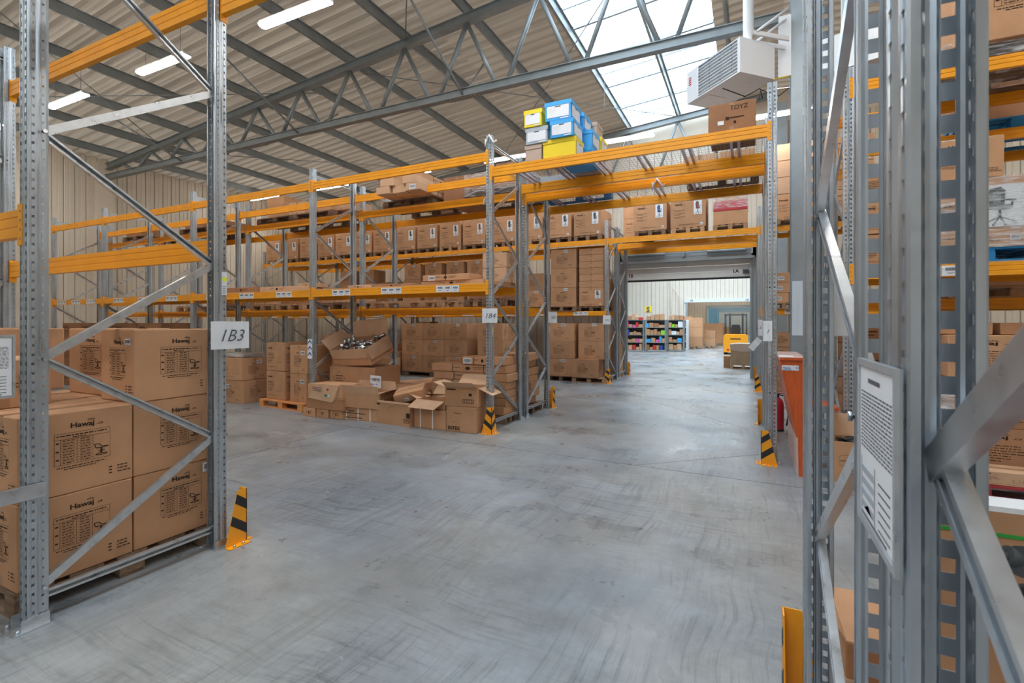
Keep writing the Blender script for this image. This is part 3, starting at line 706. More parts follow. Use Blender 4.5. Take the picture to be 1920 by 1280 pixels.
# column guards
def clip(poly_, f):
    out = []
    for i in range(len(poly_)):
        a, c = poly_[i], poly_[(i+1) % len(poly_)]; fa, fc = f(a), f(c)
        if fa >= 0: out.append(a)
        if fa*fc < 0: t = fa/(fa-fc); out.append((a[0]+(c[0]-a[0])*t, a[1]+(c[1]-a[1])*t))
    return out
def guard(X, Y, sx, sy, label, H=.40):
    """corner at (X,Y); legs run towards (sx,0) and (0,sy)"""
    o = new('corner_guard', None, None, (X,Y,0)); tag(o, label, 'guard'); t = .006; w0, w1 = .17, .075
    tz = [(0,.0),(w0,.0),(w1,H),(0,H)]
    part('guard_plate', o, lambda b: b.prism([(p[0]*sx,p[1]) for p in tz], 'y', 0, t*sy, 'orange'))
    part('guard_plate', o, lambda b: b.prism([(p[0]*sy,p[1]) for p in tz], 'x', 0, t*sx, 'orange'))
    part('foot_flange', o, lambda b: b.box(*sorted((0,w0*sx)), *sorted((-.05*sy,0)), 0, .006, 'orange'))
    part('foot_flange', o, lambda b: b.box(*sorted((-.05*sx,0)), *sorted((0,w0*sy)), 0, .006, 'orange'))
    for a in (.05,.12):
        part('anchor_bolt', o, lambda b: b.lathe([(.011,0),(.011,.008),(.007,.014)],'chrome',6), loc=(a*sx,-.028*sy,.006))
        part('anchor_bolt', o, lambda b: b.lathe([(.011,0),(.011,.008),(.007,.014)],'chrome',6), loc=(-.028*sx,a*sy,.006))
    for c in (.06,.24):                                   # black stripes falling towards the corner
        def st(p_): return p_
        P = clip(clip(tz, lambda p: p[1]-(c+p[0]*.75)), lambda p: (c+.075+p[0]*.75)-p[1])
        if len(P) > 2:
            part('black_stripe', o, lambda b: b.prism([(p[0]*sx,p[1]) for p in P], 'y', -.0012*sy, -.0002*sy, 'black'))
            part('black_stripe', o, lambda b: b.prism([(p[0]*sy,p[1]) for p in P], 'x', -.0012*sx, -.0002*sx, 'black'))
    return o
gx = -3.44; gr = .13
guard(gx, YA+DEP+.12, -1, -1, 'orange and black guard at the foot of the near left frame')
guard(gx, 6.57-.12, -1, 1, 'orange and black chevron guard at the first rack row, left of the aisle')
guard(gx, 8.99+.12, -1, -1, 'narrow orange guard at the rear foot of the second rack row, left of the aisle')
guard(gx, 13.4-.12, -1, 1, 'orange guard at the front foot of the third rack row, left of the aisle')
guard(gx, 15.84+.12, -1, -1, 'orange guard at the rear foot of the fourth rack row, left of the aisle')
guard(gr, 6.57-.12, 1, 1, 'orange and black guard beside the orange desk, nearest on the right of the aisle')
guard(gr, 8.99+.12, 1, -1, 'plain backed orange guard behind the desk side guard, right of the aisle')
guard(gr, 13.4-.12, 1, 1, 'orange and black guard at the third rack row, right of the aisle')
guard(gr, 15.84+.12, 1, -1, 'farthest orange guard on the right of the aisle')
guard(gr, 1.20+DEP+.12, 1, -1, 'orange guard cut by the bottom edge, at the near right frame', .42)

# wire decks over the portal
def deck(X0, X1, Y, z, label):
    o = new('wire_deck', None, None, (X0,Y,z)); tag(o, label, 'shelf'); L = X1-X0
    b = MB()
    for k in range(int(L/.05)+1): x = k*.05; b.box(x-.0016,x+.0016,.0,DEP,.0,.0032,'wire')
    for k in range(12): y = .02+k*.0985; b.box(0,L,y-.0016,y+.0016,-.0034,-.0002,'wire')
    g = new('wire_grid', b.mesh('wires'), o, kind='stuff')
    for k in range(3):
        x = L*(k+.45)/3
        for dx in (-.045,.045):
            part('support_bar', o, lambda b: b.box(x+dx-.016,x+dx+.016,.01,DEP-.01,-.030,-.004,'plum'))
    return o
for n_, (a, c) in enumerate(((-3.47,-1.66),(-1.64,.17))):
    s_ = ['left','right'][n_]
    deck(a, c, 6.57, 4.016, 'wire mesh deck over the aisle, front row, %s half' % s_)
    deck(a, c, 7.87, 3.916, 'wire mesh deck over the aisle, second row, %s half' % s_)

# papers on posts
def sheet(X, Y, z, w, h, rz, label, txt=None, ts=.6, shear=.35, extra=None, tilt=0, m='paper', ink='bar'):
    o = new('paper_sheet', None, None, (X,Y,z), (0,tilt,rz)); tag(o, label, 'paper')
    b = MB(); n = 8
    P = [(-w/2+w*i/n, .004*math.sin(i*1.3)) for i in range(n+1)]
    b.prism(P+[(x,y+.001) for x,y in P[::-1]], 'z', 0, h, m); new('sheet', b.mesh('sheet'), o)
    b = MB()
    if txt: add_text(b, txt, 0, h*(.5-ts*.36), h*ts, ink, -.005, shear, -.0065)
    if extra: extra(b, w, h)
    if len(b.bm.verts): new('writing', b.mesh('writing', False), o)
    return o
sheet(-3.486, YA+DEP+.02, 1.46, .297, .205, PI/2, 'white sheet handwritten 1B3 on the near left frame', '1B3', .62)
sheet(-3.52, 6.545, 1.66, .24, .215, .2, 'white sheet handwritten 1B on the front post left of the aisle', '1B4', .5)
sheet(-3.45, 9.00, 1.66, .24, .215, PI/2-.4, 'small white sheet on the rear post of the second rack row', '1B5', .4)
sheet(-3.53, 13.37, 1.62, .21, .25, .1, 'small white sheet on the front post of the third rack row, left', '1B6', .3)
sheet(.2, 6.53, 1.44, .10, .24, -.2, 'narrow white sheet hanging on the front post beside the desk', '1', .3)
sheet(.17, 8.95, 1.45, .12, .26, -PI/2+.6, 'white sheet on a farther post right of the aisle', 'A', .3)
sheet(.13, 8.98, 1.28, .22, .10, -.3, 'curled white sheet sticking out of a post right of the aisle', tilt=-.9)
sheet(.262, 2.345, 1.60, .20, .225, 0, 'white sheet taped to the back of the near right rear post', '1 9', .2, 0)
def textrows(b, w, h):
    r = random.Random(3)
    for k in range(14): 
        x = -w*.42
        while x < w*.4:
            l = r.uniform(.01,.03); q(b, x, min(x+l,w*.42), h*(.9-k*.055), h*(.9-k*.055)+.004, 'bar', -.0065); x += l+.006
def ztag(X, Y, z, label, w=.05, h=.16, rz=PI/2):
    o = new('inspection_sticker', None, None, (X,Y,z), (0,0,rz)); tag(o, label, 'sticker')
    part('sticker', o, lambda b: q(b,-w/2,w/2,0,h,'paper'))
    part('yellow_dot', o, lambda b: poly(b,[(.018*math.cos(i*PI/6),h*.68+.018*math.sin(i*PI/6)) for i in range(12)],'yellow_st',-.001))
    part('print', o, lambda b: [q(b,-w*.35,w*.3,h*(.08+.09*k),h*(.08+.09*k)+.004,'bar',-.001) for k in range(4)] and None)
ztag(-3.504+.006, YA+DEP-.02, 1.86, 'white sticker with a yellow dot on the near left frame', .04, .17)
ztag(-3.498, 6.60, 1.45, 'thin yellow marked sticker on the front post of the first rack row', .035, .16)
ztag(-3.498, 8.96, 1.45, 'yellow marked sticker on the rear post of the second rack row', .035, .16)

# framed rack notices
def notice(X, Y, z, rz, label, w=.235, h=.33):
    o = new('rack_notice', None, None, (X,Y,z), (0,0,rz)); tag(o, label, 'notice')
    part('backing', o, lambda b: b.box(-w/2,w/2,0,.004,0,h,'steel'))
    def fr(b):
        e = .012
        for x0,x1,z0,z1 in ((-w/2,-w/2+e,0,h),(w/2-e,w/2,0,h),(-w/2+e,w/2-e,0,e),(-w/2+e,w/2-e,h-e,h)): b.box(x0,x1,-.006,0,z0,z1,'brace')
    part('frame', o, fr)
    part('sheet', o, lambda b: b.box(-w/2+.014,w/2-.014,-.003,-.0005,.014,h-.014,'paper'))
    b = MB(); r = random.Random(5); y = -.0035; W2 = w/2-.026
    q(b, -W2*.5, W2*.3, h*.87, h*.895, 'bar', y)
    for k in range(16):
        v = h*(.80-k*.022); x = -W2
        while x < W2:
            l = r.uniform(.008,.02); q(b, x, min(x+l, W2), v, v+.0028, 'bar', y); x += l+.004
    for k in range(4): q(b, -W2, -W2*.1, h*(.10+k*.07), h*(.10+k*.07)+.012, 'greybox', y)
    for xx in (-W2, -W2*.05): q(b, xx, xx+.003, h*.06, h*.40, 'bar', y)
    for k in range(6): q(b, W2*.2, W2*.9, h*(.09+k*.05), h*(.09+k*.05)+.003, 'bar', y)
    poly(b, [(-W2*.8,h*.1),(-W2*.5,h*.14),(-W2*.2,h*.1)], 'bar', y); q(b, -W2, W2*.7, h*.055, h*.07, 'bar', y)
    new('printing', b.mesh('printing', False), o); return o
notice(.195, 1.012, 1.282, -PI/2, 'framed load notice clipped to the near right post, seen at a slant', .27, .302)
notice(-3.485, 1.085, 1.26, PI/2, 'framed load notice at the left edge beside the near left post')

# ------------------------------------------------------------------ cartons: near left pallet
pallet(-4.26, 1.84, 0, 'worn wooden pallet under the big cartons in the near left rack', detail=True, sy=1.45, m='wooddk')
CW, CD, CHh = .405, .57, .487
for L in (0,1):
    for i in range(3):
        for jy in (0,1):
            x = -3.86-i*.413; y = 1.555+jy*.578
            if i and jy and L == 0: continue
            lab = 'large carton, %s layer of the near left pallet, %s column, %s side' % (LAY[L], ['outer','middle','inner'][i], ['front','back'][jy])
            carton(x, y, .146+L*.489, CW, CD, CHh, lab, pr='spec' if i == 0 else None, pf='spec2' if jy == 0 else None, wl=('r',.22,.40,.11) if (i == 0 and jy == 1 and L == 0) else None, rz=random.uniform(-.006,.006))
carton(-3.86, 2.133, 1.124, CW, CD, .485, 'large top carton at the back of the near left pallet, barcode on its narrow side', pr='spec', pf='spec2', wl=('f',.13,.38,.07))
carton(-4.42, 2.14, 1.124, .60, .40, .487, 'top carton behind the near left post with bold palm logo and armchair drawing', pf='spec')
carton(-4.35, 1.37, 1.124, .46, .46, .30, 'low carton on top at the front of the near left pallet', pr='small', pf='small')
pallet(-5.55, 1.84, 0, 'second pallet in the near left rack, behind the load notice', sy=1.45, m='wooddk')
for L in range(3):
    for i in range(2):
        carton(-5.28-i*.55, 1.50 if L < 2 else 1.75, .146+L*.489, .53, .56, .487, 'large carton, %s layer, %s stack, second pallet of the near left rack' % (LAY[L], ['right','left'][i]), pf='spec')
# near left rack, back pallets seen through
# ------------------------------------------------------------------ chair cartons on the third row, top level
n = 0
zt = 3.92+.068
spots = []
for i in range(3): spots.append((-17.35+.46+i*.93, .80))
for bx in (-14.5,-10.85,-7.16):
    for i in range(4): spots.append((bx+.41+i*.885, .80))
for n, (x, w) in enumerate(spots):
    h = .76+.03*((n*7) % 3 == 0)
    pallet(x, 13.85, zt, 'pallet under the %s chair carton from the left on the third rack row' % ORD[n] if n < 15 else 'pallet', rz=PI/2, m='wooddk' if n % 3 else 'wood', sx=.72, sy=1.0)
    acc = ['black','grey','black','red','black','grey','black'][n % 7]
    carton(x, 13.80, zt+.144, w, .78, h, 'chair carton with a swivel chair picture, %s from the left atop the third rack row' % ORD[n], pf='chair', pic=[0,1,0,2,5,1,0][n % 7], tape=n % 2)
    if n in (14,): 
        for k in range(4): carton(x+.02, 14.42, zt+.144+k*.2, .72, .42, .19, 'flat carton, %s of the stack behind the last chair carton left of the aisle' % LAY[k], pr='rows')
# over the aisle
pallet(-2.98, 15.15, zt, 'pallet under the dim chair carton over the aisle', rz=PI/2, m='wooddk')
carton(-2.98, 15.05, zt+.144, .80, .7, .62, 'dim chair carton over the aisle, set back behind the others', pf='chair', pic=2)
carton(-2.98, 15.05, zt+.144+.625, .80, .7, .34, 'plain carton on the dim chair carton over the aisle')
carton(-2.98, 15.05, zt+.144+.97, .80, .7, .30, 'plain carton topmost on the set back stack over the aisle')
for k, (x, pm, pc) in enumerate(((-2.38,'wooddk',3),(-1.42,'wood',2))):
    pallet(x, 13.9, zt, 'pallet with %s over the aisle' % ['red painted end blocks','pale blocks'][k], rz=PI/2, m=pm, sx=.75)
    carton(x, 13.85, zt+.144, .86, .8, .80, 'chair carton with %s chair picture, over the aisle' % ['blue','red'][k], pf='chair', pic=pc)
for dx in (-.36,.36): carton(-2.38+dx, 13.46, zt+.02, .10, .02, .09, 'small red block at the %s of the pallet over the aisle' % ('left' if dx < 0 else 'right'), m='red', tape=False, name='pallet_block')
pallet(-.42, 13.9, zt, 'pallet under the red and brown boxes over the aisle', rz=PI/2, m='wood', sx=.75)
carton(-.42, 13.8, zt+.144, .78, .7, .34, 'plain brown carton under the red box over the aisle', tape=False)
rb = carton(-.42, 13.8, zt+.144+.345, .78, .7, .24, 'red box under clear film over the aisle', m='red', tape=False)
def film_wrap(x, y, z, w, d, h, label, rz=0, on=None):
    b = MB(); b.box(-w/2,w/2,-d/2,d/2,0,h,'film'); bmesh.ops.subdivide_edges(b.bm, edges=b.bm.edges[:], cuts=5, use_grid_fill=True)
    r = random.Random(int(x*10+y)); 
    for v in b.bm.verts: v.co += Vector((r.uniform(-1,1),r.uniform(-1,1),0))*.006
    if on is None: return tag(new('stretch_film', b.mesh('film'), None, (x,y,z), (0,0,rz)), label, 'film')
    S_ = on.scale; return new('stretch_film', b.mesh('film'), on, ((x-on.location.x)/S_.x,(y-on.location.y)/S_.y,z-on.location.z), (0,0,0), (1/S_.x,1/S_.y,1))
carton(-.42, 13.8, zt+.144+.59, .72, .66, .26, 'film wrapped brown carton on the red box over the aisle', m='cardl', tape=False)
film_wrap(-.42, 13.8, zt+.144+.40, .82, .74, .47, '', on=rb)
# right of the aisle, third row
pallet(.98, 13.9, zt, 'pallet under the tall carton stack right of the aisle', rz=PI/2)
for k in range(4):
    carton(.98, 13.85, zt+.144+(0 if k == 0 else .62+(k-1)*.40), .86, .8, .61 if k == 0 else .39, '%s carton of the tall stack right of the aisle behind the column' % LAY[k].replace('second','second lowest'), pf='chair' if k == 0 else None, pic=0 if k == 0 else None, m='card' if k == 0 else 'cardl')
pallet(2.1, 13.9, zt, 'pallet under the second tall stack right of the aisle', rz=PI/2)
for k in range(3):
    carton(2.1, 13.85, zt+.144+k*.6, .86, .8, .59, '%s carton of the second tall stack right of the aisle' % LAY[k], pf='chair', pic=k+2)
# third row middle level
zm = 1.93+.064
def stack(x, y, z, nx, ny, nz, w, d, h, where, pf='small', pr=None, pal=True, jit=.01, m='card', miss=(), wl=True, pm='wooddk', rz=0, palrz=0):
    if pal: pallet(x, y, z, 'pallet under the %s' % where, rz=palrz, m=pm, sx=max(.7, nx*w/1.18) if not palrz else max(.7, ny*d/1.18), sy=max(1.44 if z > 1 else .8, ny*d/.8) if not palrz else max(.7,nx*w/.8)); z += .146
    for k in range(nz):
        for i in range(nx):
            for j_ in range(ny):
                if (i,j_,k) in miss: continue
                if j_ > 0 and k < nz-1 and i < nx-1: continue
                ux = x+(i-(nx-1)/2)*(w+.008)+random.uniform(-jit,jit); uy = y+(j_-(ny-1)/2)*(d+.008)+random.uniform(-jit,jit)
                pos = '' if nx == 1 else ((['left','right'] if nx == 2 else ['left','centre','right'] if nx == 3 else ['leftmost','centre left','centre right','rightmost'])[i]+' column, ')
                pos += '' if ny == 1 else ['front','back'][min(j_,1)]+', '
                lay = 'only' if nz == 1 else 'topmost' if k == nz-1 else LAY[k]
                carton(ux, uy, z+k*(h+.003), w, d, h, '%s carton, %sin the %s' % (lay, pos, where), pf=pf if j_ == 0 else None, pr=pr if i == nx-1 else None, m=m, wl=('f',w*.1,h*.82,.12) if (wl and (i+k) % 2 == 0 and j_ == 0) else None, rz=random.uniform(-jit,jit)*1.5)
stack(-4.85, 13.92, zm, 1, 2, 3, .78, .42, .55, 'aisle end stack on the third row middle shelf', pr='small')
# dark brown column by the aisle
pallet(-4.02, 13.95, zm, 'pallet under the flat cartons on the middle shelf by the aisle', rz=PI/2, m='wooddk', sx=.72)
carton(-4.02, 13.9, zm+.146, .70, .78, .52, 'chair carton at the base of the flat carton stack by the aisle, middle shelf', pf='chair', pic=1)
for k in range(6): carton(-4.02+random.uniform(-.01,.01), 13.9, zm+.146+.525+k*.185, .70, .78, .18, '%s flat carton stacked on a chair carton by the aisle, middle shelf' % ORD[k])
for i, x in enumerate((-6.70,-5.80)): stack(x-.0, 13.9, zm, 1, 1, 2, .62, .6, .50, '%s carton pair on the third row middle shelf near the aisle' % ['left','centre'][i], pf='small')
for i, x in enumerate((-10.3,-9.45,-8.6,-7.8)): stack(x, 13.9, zm, 1, 1, 3 if i != 2 else 3, .66, .62, .50, '%s stack, second bay from the aisle, third row middle shelf' % ORD[i], pf='small')
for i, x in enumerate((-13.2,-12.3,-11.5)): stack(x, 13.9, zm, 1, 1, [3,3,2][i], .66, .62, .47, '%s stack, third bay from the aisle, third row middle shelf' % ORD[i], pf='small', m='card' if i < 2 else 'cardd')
# third row floor level
stack(-8.75, 12.98, 0, 3, 1, 3, .80, .75, .50, 'left part of the floor block under the third row', pf='small', jit=.012)
stack(-6.75, 12.98, 0, 1, 2, 3, .82, .42, .50, 'right part of the floor block under the third row', pf='small', jit=.012, pr='small')
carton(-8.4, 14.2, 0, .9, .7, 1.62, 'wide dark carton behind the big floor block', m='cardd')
stack(-4.85, 13.7, 0, 1, 2, 3, .80, .42, .50, 'floor stack left of the one by the aisle guard', pf='small', pr='small')
pallet(-4.0, 13.62, 0, 'wooden pallet on the floor by the aisle under the third row', m='wood', sx=.8)
for k in range(3):
    carton(-3.98 if k else -4.12, 13.72 if k else 13.52, .146+k*.503, .74, .70, .50, '%s carton of the floor stack right beside the aisle guard, third row' % LAY[k], pf='small', pr='small', wl=('f',.1,.42,.12) if k == 2 else None)
for k, (x, y, w, h) in enumerate(((-13.98,14.0,.9,.62),(-13.98,14.0,.9,.60),(-13.1,14.1,.8,.9),(-12.3,14.2,.6,.7),(-11.5,14.0,1.0,.55),(-10.5,13.8,.6,.5))):
    carton(x, y, .0 if k != 1 else .63, w, .8, h, ['brown carton on the floor, far left under the third row','carton on top of another, far left under the third row','tall carton under the third row left of centre','narrow carton under the third row left of centre','low wide carton on the floor under the third row','carton on the floor behind the post under the third row'][k], m='cardd' if k in (2,3) else 'card', pf='small' if k in (0,5) else None)
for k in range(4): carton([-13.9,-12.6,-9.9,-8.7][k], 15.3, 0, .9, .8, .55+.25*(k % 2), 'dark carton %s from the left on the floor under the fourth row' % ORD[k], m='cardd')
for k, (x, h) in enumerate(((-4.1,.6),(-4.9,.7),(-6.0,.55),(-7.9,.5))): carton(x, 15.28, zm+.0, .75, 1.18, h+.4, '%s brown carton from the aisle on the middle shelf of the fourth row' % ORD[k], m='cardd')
carton(-3.95, 15.2, .0, .7, .8, .5, 'carton on the floor under the fourth row by the aisle', pr='small'); carton(-3.95, 15.2, .505, .7, .8, .5, 'upper carton under the fourth row by the aisle', pr='small')
for k in range(2): carton(-3.98, 15.2, 1.01+.2*k, .66, .7, .19, '%s flat pale carton under the fourth row by the aisle' % ['lower','upper'][k], m='cardl')
# small parcels right of aisle, third row middle level
pallet(.75, 13.7, zm, 'pallet under the small parcels right of the aisle', m='wood', sx=.7)
for k in range(3): carton(.66+.02*k, 13.55, zm+.146+k*.24, .40, .4, .235, '%s small parcel with a white label right of the aisle' % LAY[k], wl=('f',-.02,.06,.14), rz=.05*k-.05)
for k in range(3): carton(1.12, 13.6, zm+.146+k*.26, .42, .4, .25, '%s parcel of the second small stack right of the aisle' % LAY[k])
for k in range(4): carton(.75, 14.0, .0+k*.36, .7, .6, .35, '%s carton of the floor stack right of the aisle behind the desk' % LAY[k], pf='small')

# ------------------------------------------------------------------ second row top level: pallets with long cartons
zc = 3.90+.069
def longc(x, y, z, w, d, h, label, rz=0, m='card', straps=2, wl=None, pr='long', pf='long'):
    o = carton(x, y, z, w, d, h, label, rz=rz, m=m, tape=False, pf=pf if w >= d else None, pr=pr if d > w else None, wl=wl)
    for k in range(straps):
        t = (k+.7)/(straps+.4)-.5
        b = MB(); e = .002
        if w >= d: b.box(w*t-.007,w*t+.007,-d/2-e,d/2+e,-.0+.001,h+e,'strapk')
        else: b.box(-w/2-e,w/2+e,d*t-.007,d*t+.007,.001,h+e,'strapk')
        new('strap', b.mesh('strap'), o)
    return o
for k, (x, lab) in enumerate(((-6.1,'laden with long strapped cartons'),(-9.9,'with a few cartons'),(-8.7,'with a flat load'),(-12.9,'wrapped in film, third bay'),(-15.6,'wrapped, leftmost bay'))):
    pallet(x, 8.43, zc, 'pallet on top of the second rack row, %s' % lab, m='wooddk', sy=1.35)
z0 = zc+.146
for k, (x,y,z,w,d,h,rz) in enumerate(((-6.3,8.35,0,.32,1.9,.14,0),(-5.95,8.4,0,.32,1.9,.14,0),(-5.6,8.4,0,.32,2.0,.14,0),(-6.2,8.3,.142,.32,1.8,.14,0),(-5.7,8.45,.142,.32,2.1,.14,.03),(-6.45,8.0,.142,.5,.4,.30,0),(-5.95,8.4,.284,.62,1.3,.17,0))):
    longc(x, y, z0+z, w, d, h, 'long pale carton %s on the loaded pallet atop the second row' % ['bottom left','bottom centre','bottom right','upper left','upper right','short box at left','topmost, with black straps'][k], rz, 'card' if k > 4 else 'cardl', wl=('f',0,.02,.14) if k == 2 else None)
carton(-5.05, 8.5, z0-.146, .6, .9, .5, 'plain carton right of the long strapped cartons atop the second row', m='cardd')
for k, (x, w, h) in enumerate(((-4.45,.5,.28),(-3.93,.5,.45))): carton(x, 8.45, z0+.002, w, .9, h, '%s carton on the film wrapped pallet beside the aisle post, atop the second row' % ['left','right'][k], m='cardd')
fp = pallet(-4.2, 8.43, zc, 'film wrapped pallet beside the aisle post atop the second row', m='wooddk', sx=.95, sy=1.35)
film_wrap(-4.2, 8.4, zc+.02, 1.16, 1.05, .42, '', on=fp)
for k, (x, w, d, h) in enumerate(((-9.95,.75,.7,.34),(-9.3,.5,.8,.30),(-8.6,.8,.9,.16),(-8.0,.5,.7,.22),(-10.2,.6,.5,.22))):
    carton(x, 8.4, z0+(0 if k < 4 else .342), w, d, h, '%s on the second row top shelf, two bays from the aisle' % ['brown carton at left','printed carton in the middle','flat wide carton','small carton at right','topmost small carton'][k], pf='rows' if k == 1 else None, m='cardl' if k in (1,3) else 'card')
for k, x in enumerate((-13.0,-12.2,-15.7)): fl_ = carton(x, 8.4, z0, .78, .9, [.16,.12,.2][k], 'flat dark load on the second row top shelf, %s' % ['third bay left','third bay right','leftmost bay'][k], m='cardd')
# second row middle level pallets
zq = 1.89+.064
for k, x in enumerate((-4.35,-5.7,-6.6,-8.1,-9.4,-10.3,-11.9,-13.2)):
    pallet(x, 8.43, zq, 'pallet on the middle shelf of the second row, %s from the aisle' % ORD[k], rz=PI/2, m='wood' if k % 3 else 'wooddk', sx=.92, sy=1.05)
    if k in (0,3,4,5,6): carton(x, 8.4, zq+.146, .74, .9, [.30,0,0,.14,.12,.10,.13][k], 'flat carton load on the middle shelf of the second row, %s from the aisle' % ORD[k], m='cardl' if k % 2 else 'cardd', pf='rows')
for k in range(2): carton(-4.2+.0*k, 8.2, zq+.146+.302+k*.27, .50, .42, .265, '%s pale carton on the middle shelf of the second row by the aisle' % ['lower','upper'][k], m='cardl', pr='small', pf='small')
# first row middle level
def board(x0, x1, y0, y1, z, label): b = MB(); b.box(0,x1-x0,0,y1-y0,0,.012,'cardl'); return tag(new('shelf_board', b.mesh('b'), None, (x0,y0,z)), label, 'shelf board')
for i_ in range(3): board(XB[i_+1]+.07, XB[i_+2]-.07, 6.575, 7.685, 2.263, 'chipboard lying on the middle beams of the first row, %s' % ['third bay from the aisle','second bay from the aisle','bay by the aisle'][i_])
zb_ = 2.2+.076
for k, (x,y,z,w,d,h,m_) in enumerate(((-4.35,6.95,0,1.2,.35,.07,'card'),(-4.30,7.35,0,1.3,.35,.07,'card'),(-4.45,6.95,.072,.9,.40,.10,'card'),(-5.6,7.1,0,.9,.6,.06,'cardd'),(-6.4,7.1,0,.5,.5,.07,'cardl'),(-8.4,7.1,0,1.0,.7,.10,'cardl'),(-9.4,7.0,0,.9,.6,.11,'cardd'),(-10.2,7.0,0,.5,.5,.08,'card'),(-8.0,7.3,.105,.4,.4,.08,'cardl'))):
    longc(x, y, zb_+z, w, d, h, 'flat carton on the middle shelf of the first row, %s' % ['bottom by the aisle','rear one by the aisle','upper one with a black dot','dark one mid bay','small pale one mid bay','pale one in the second bay','dark one in the second bay','left end of the second bay','small upper one, second bay'][k], m=m_, straps=0 if k > 2 else 1, wl=('f',-w*.3,.005,.12) if k in (2,) else None)

# ------------------------------------------------------------------ portal loads: archive boxes
zp = 4.02
pallet(-2.85, 8.43, 3.921, 'blue pallet on the second wire deck behind the archive boxes', m='blue', sx=1.0, sy=1.25)
def archive(x, y, z, w, d, h, m, label, lid=True, hole=True, fronts='fr', rz=0, flap=False):
    o = new('archive_box', carton_mesh(w, d, h, m, 0), None, (x,y,z), (0,0,rz)); tag(o, label, 'box')
    if lid: part('lid', o, lambda b: b.box(-w/2-.006,w/2+.006,-d/2-.006,d/2+.006,h-.055,h+.004,m))
    for f in fronts:
        W_ = w if f == 'f' else d; b = MB(); q(b,-.5,.5,0,1,'paper')
        for k in range(7): q(b,-.46,-.20,.1+k*.12,.106+k*.12,'greybox',-.001)
        q(b,-.19,-.185,.05,.95,'greybox',-.001)
        if hole: q(b,-.13,.13,.86,.95,'dark',-.002)
        if m == 'bluebox' and f == 'f':
            for k in range(3): q(b,-.42,-.05,.75-k*.12,.757-k*.12,'redink',-.0015)
        decal(o, b.mesh('label', False), 'white_panel', f, w, d, h, 0, h*.16, W_*.84, h*.62, .004)
        b = MB(); q(b,-.5,.5,0,1,'paper'); decal(o, b.mesh('strip', False), 'white_strip', f, w, d, h, W_*.25, h*.05, W_*.32, h*.06, .004)
    return o
za = zp+.004; hh = .245
archive(-2.857,6.86,za,0.258,.40,hh,'tanbox','tan archive box at the bottom left over the aisle, with a hand hole', fronts='')
archive(-2.452,6.84,za,0.499,.36,hh+.03,'yelbox','plain yellow archive box at the bottom over the aisle', fronts='r')
archive(-2.796,6.84,za+hh+.01,0.344,.40,hh-.01,'greybox','grey archive box in the middle layer over the aisle')
archive(-2.401,6.84,za+hh+.035,0.344,.44,hh,'bluebox','blue archive box in the middle layer over the aisle')
archive(-2.848,6.82,za+2*hh+.01,0.275,.40,hh,'yelbox','yellow archive box topmost at the left over the aisle', fronts='f')
archive(-2.461,6.84,za+2*hh+.045,0.396,.42,hh+.02,'bluebox','blue archive box topmost over the aisle, with red writing')
archive(-2.418,7.31,za+2*hh+.045,0.378,.40,hh,'bluebox','blue archive box behind the topmost blue one over the aisle', fronts='r')
archive(-2.332,7.72-.0,za+hh+.28,0.361,.34,hh+.02,'tanbox','tan carton with raised white flap at the back of the archive boxes', fronts='')
archive(-2.280,7.31,za+hh+.02,0.361,.40,hh,'bluebox','blue archive box at the back of the middle layer over the aisle', fronts='r')
archive(-2.263,7.70,za+.29,0.378,.34,hh,'yelbox','yellow archive box at the back right over the aisle', fronts='r')
archive(-2.315,7.26,za,0.430,.40,hh,'bluebox','blue archive box bottom row behind the plain yellow one', fronts='r')
archive(-2.315,7.68,za,0.430,.34,hh+.02,'tanbox','tan box bottom row at the back over the aisle', fronts='')
# brown cartons at the right end of the portal
o = carton(-.19, 7.0, zp+.004, .54, .70, .355, 'brown carton alone at the right end of the front wire deck', tape=True, pf=None, m='cardd')
b = MB(); add_text(b, 'TOYZ', .08, .26, .075, 'ink', .01); q(b,-.02,.14,.16,.170,'ink'); q(b,-.07,-.03,.145,.18,'ink'); q(b,.02,.05,.09,.12,'ink'); q(b,-.16,-.09,.09,.14,'paper'); new('print', b.mesh('p', False), o, (0,-.354,0))
pallet(-.40, 8.43, 3.92, 'dark pallet at the right end of the second wire deck', m='wooddk', sx=.9, sy=1.3)
for k in range(2): carton(-.68+.52*k, 8.4, 4.066, .48, .7, .16, '%s low carton on the dark pallet over the aisle' % ['left','right'][k], m='cardl')
carton(-2.9, 8.4, 4.067, .8, .8, .14, 'flat grey bundle on the second wire deck, left end', m='greybox', tape=False)
def bow(x, y, z, label):
    b = MB(); b.path([(0,0,0),(.0,-.01,-.10),(.03,-.02,-.02),(.07,-.02,.05),(.11,-.02,-.02),(.15,-.03,-.08),(.20,-.03,-.05)], .016, 'paper', 6); tag(new('film_scrap', b.mesh('s'), None, (x,y,z)), label, 'film scrap')
bow(-1.35, 7.866, 3.84, 'white scrap of film hanging from the beam over the aisle')
bow(-4.35, 7.866, 3.92, 'white paper scrap stuck on the top beam of the second row')
bow(-3.60, 6.565, 4.44, 'white scrap tied to the post top of the first row')

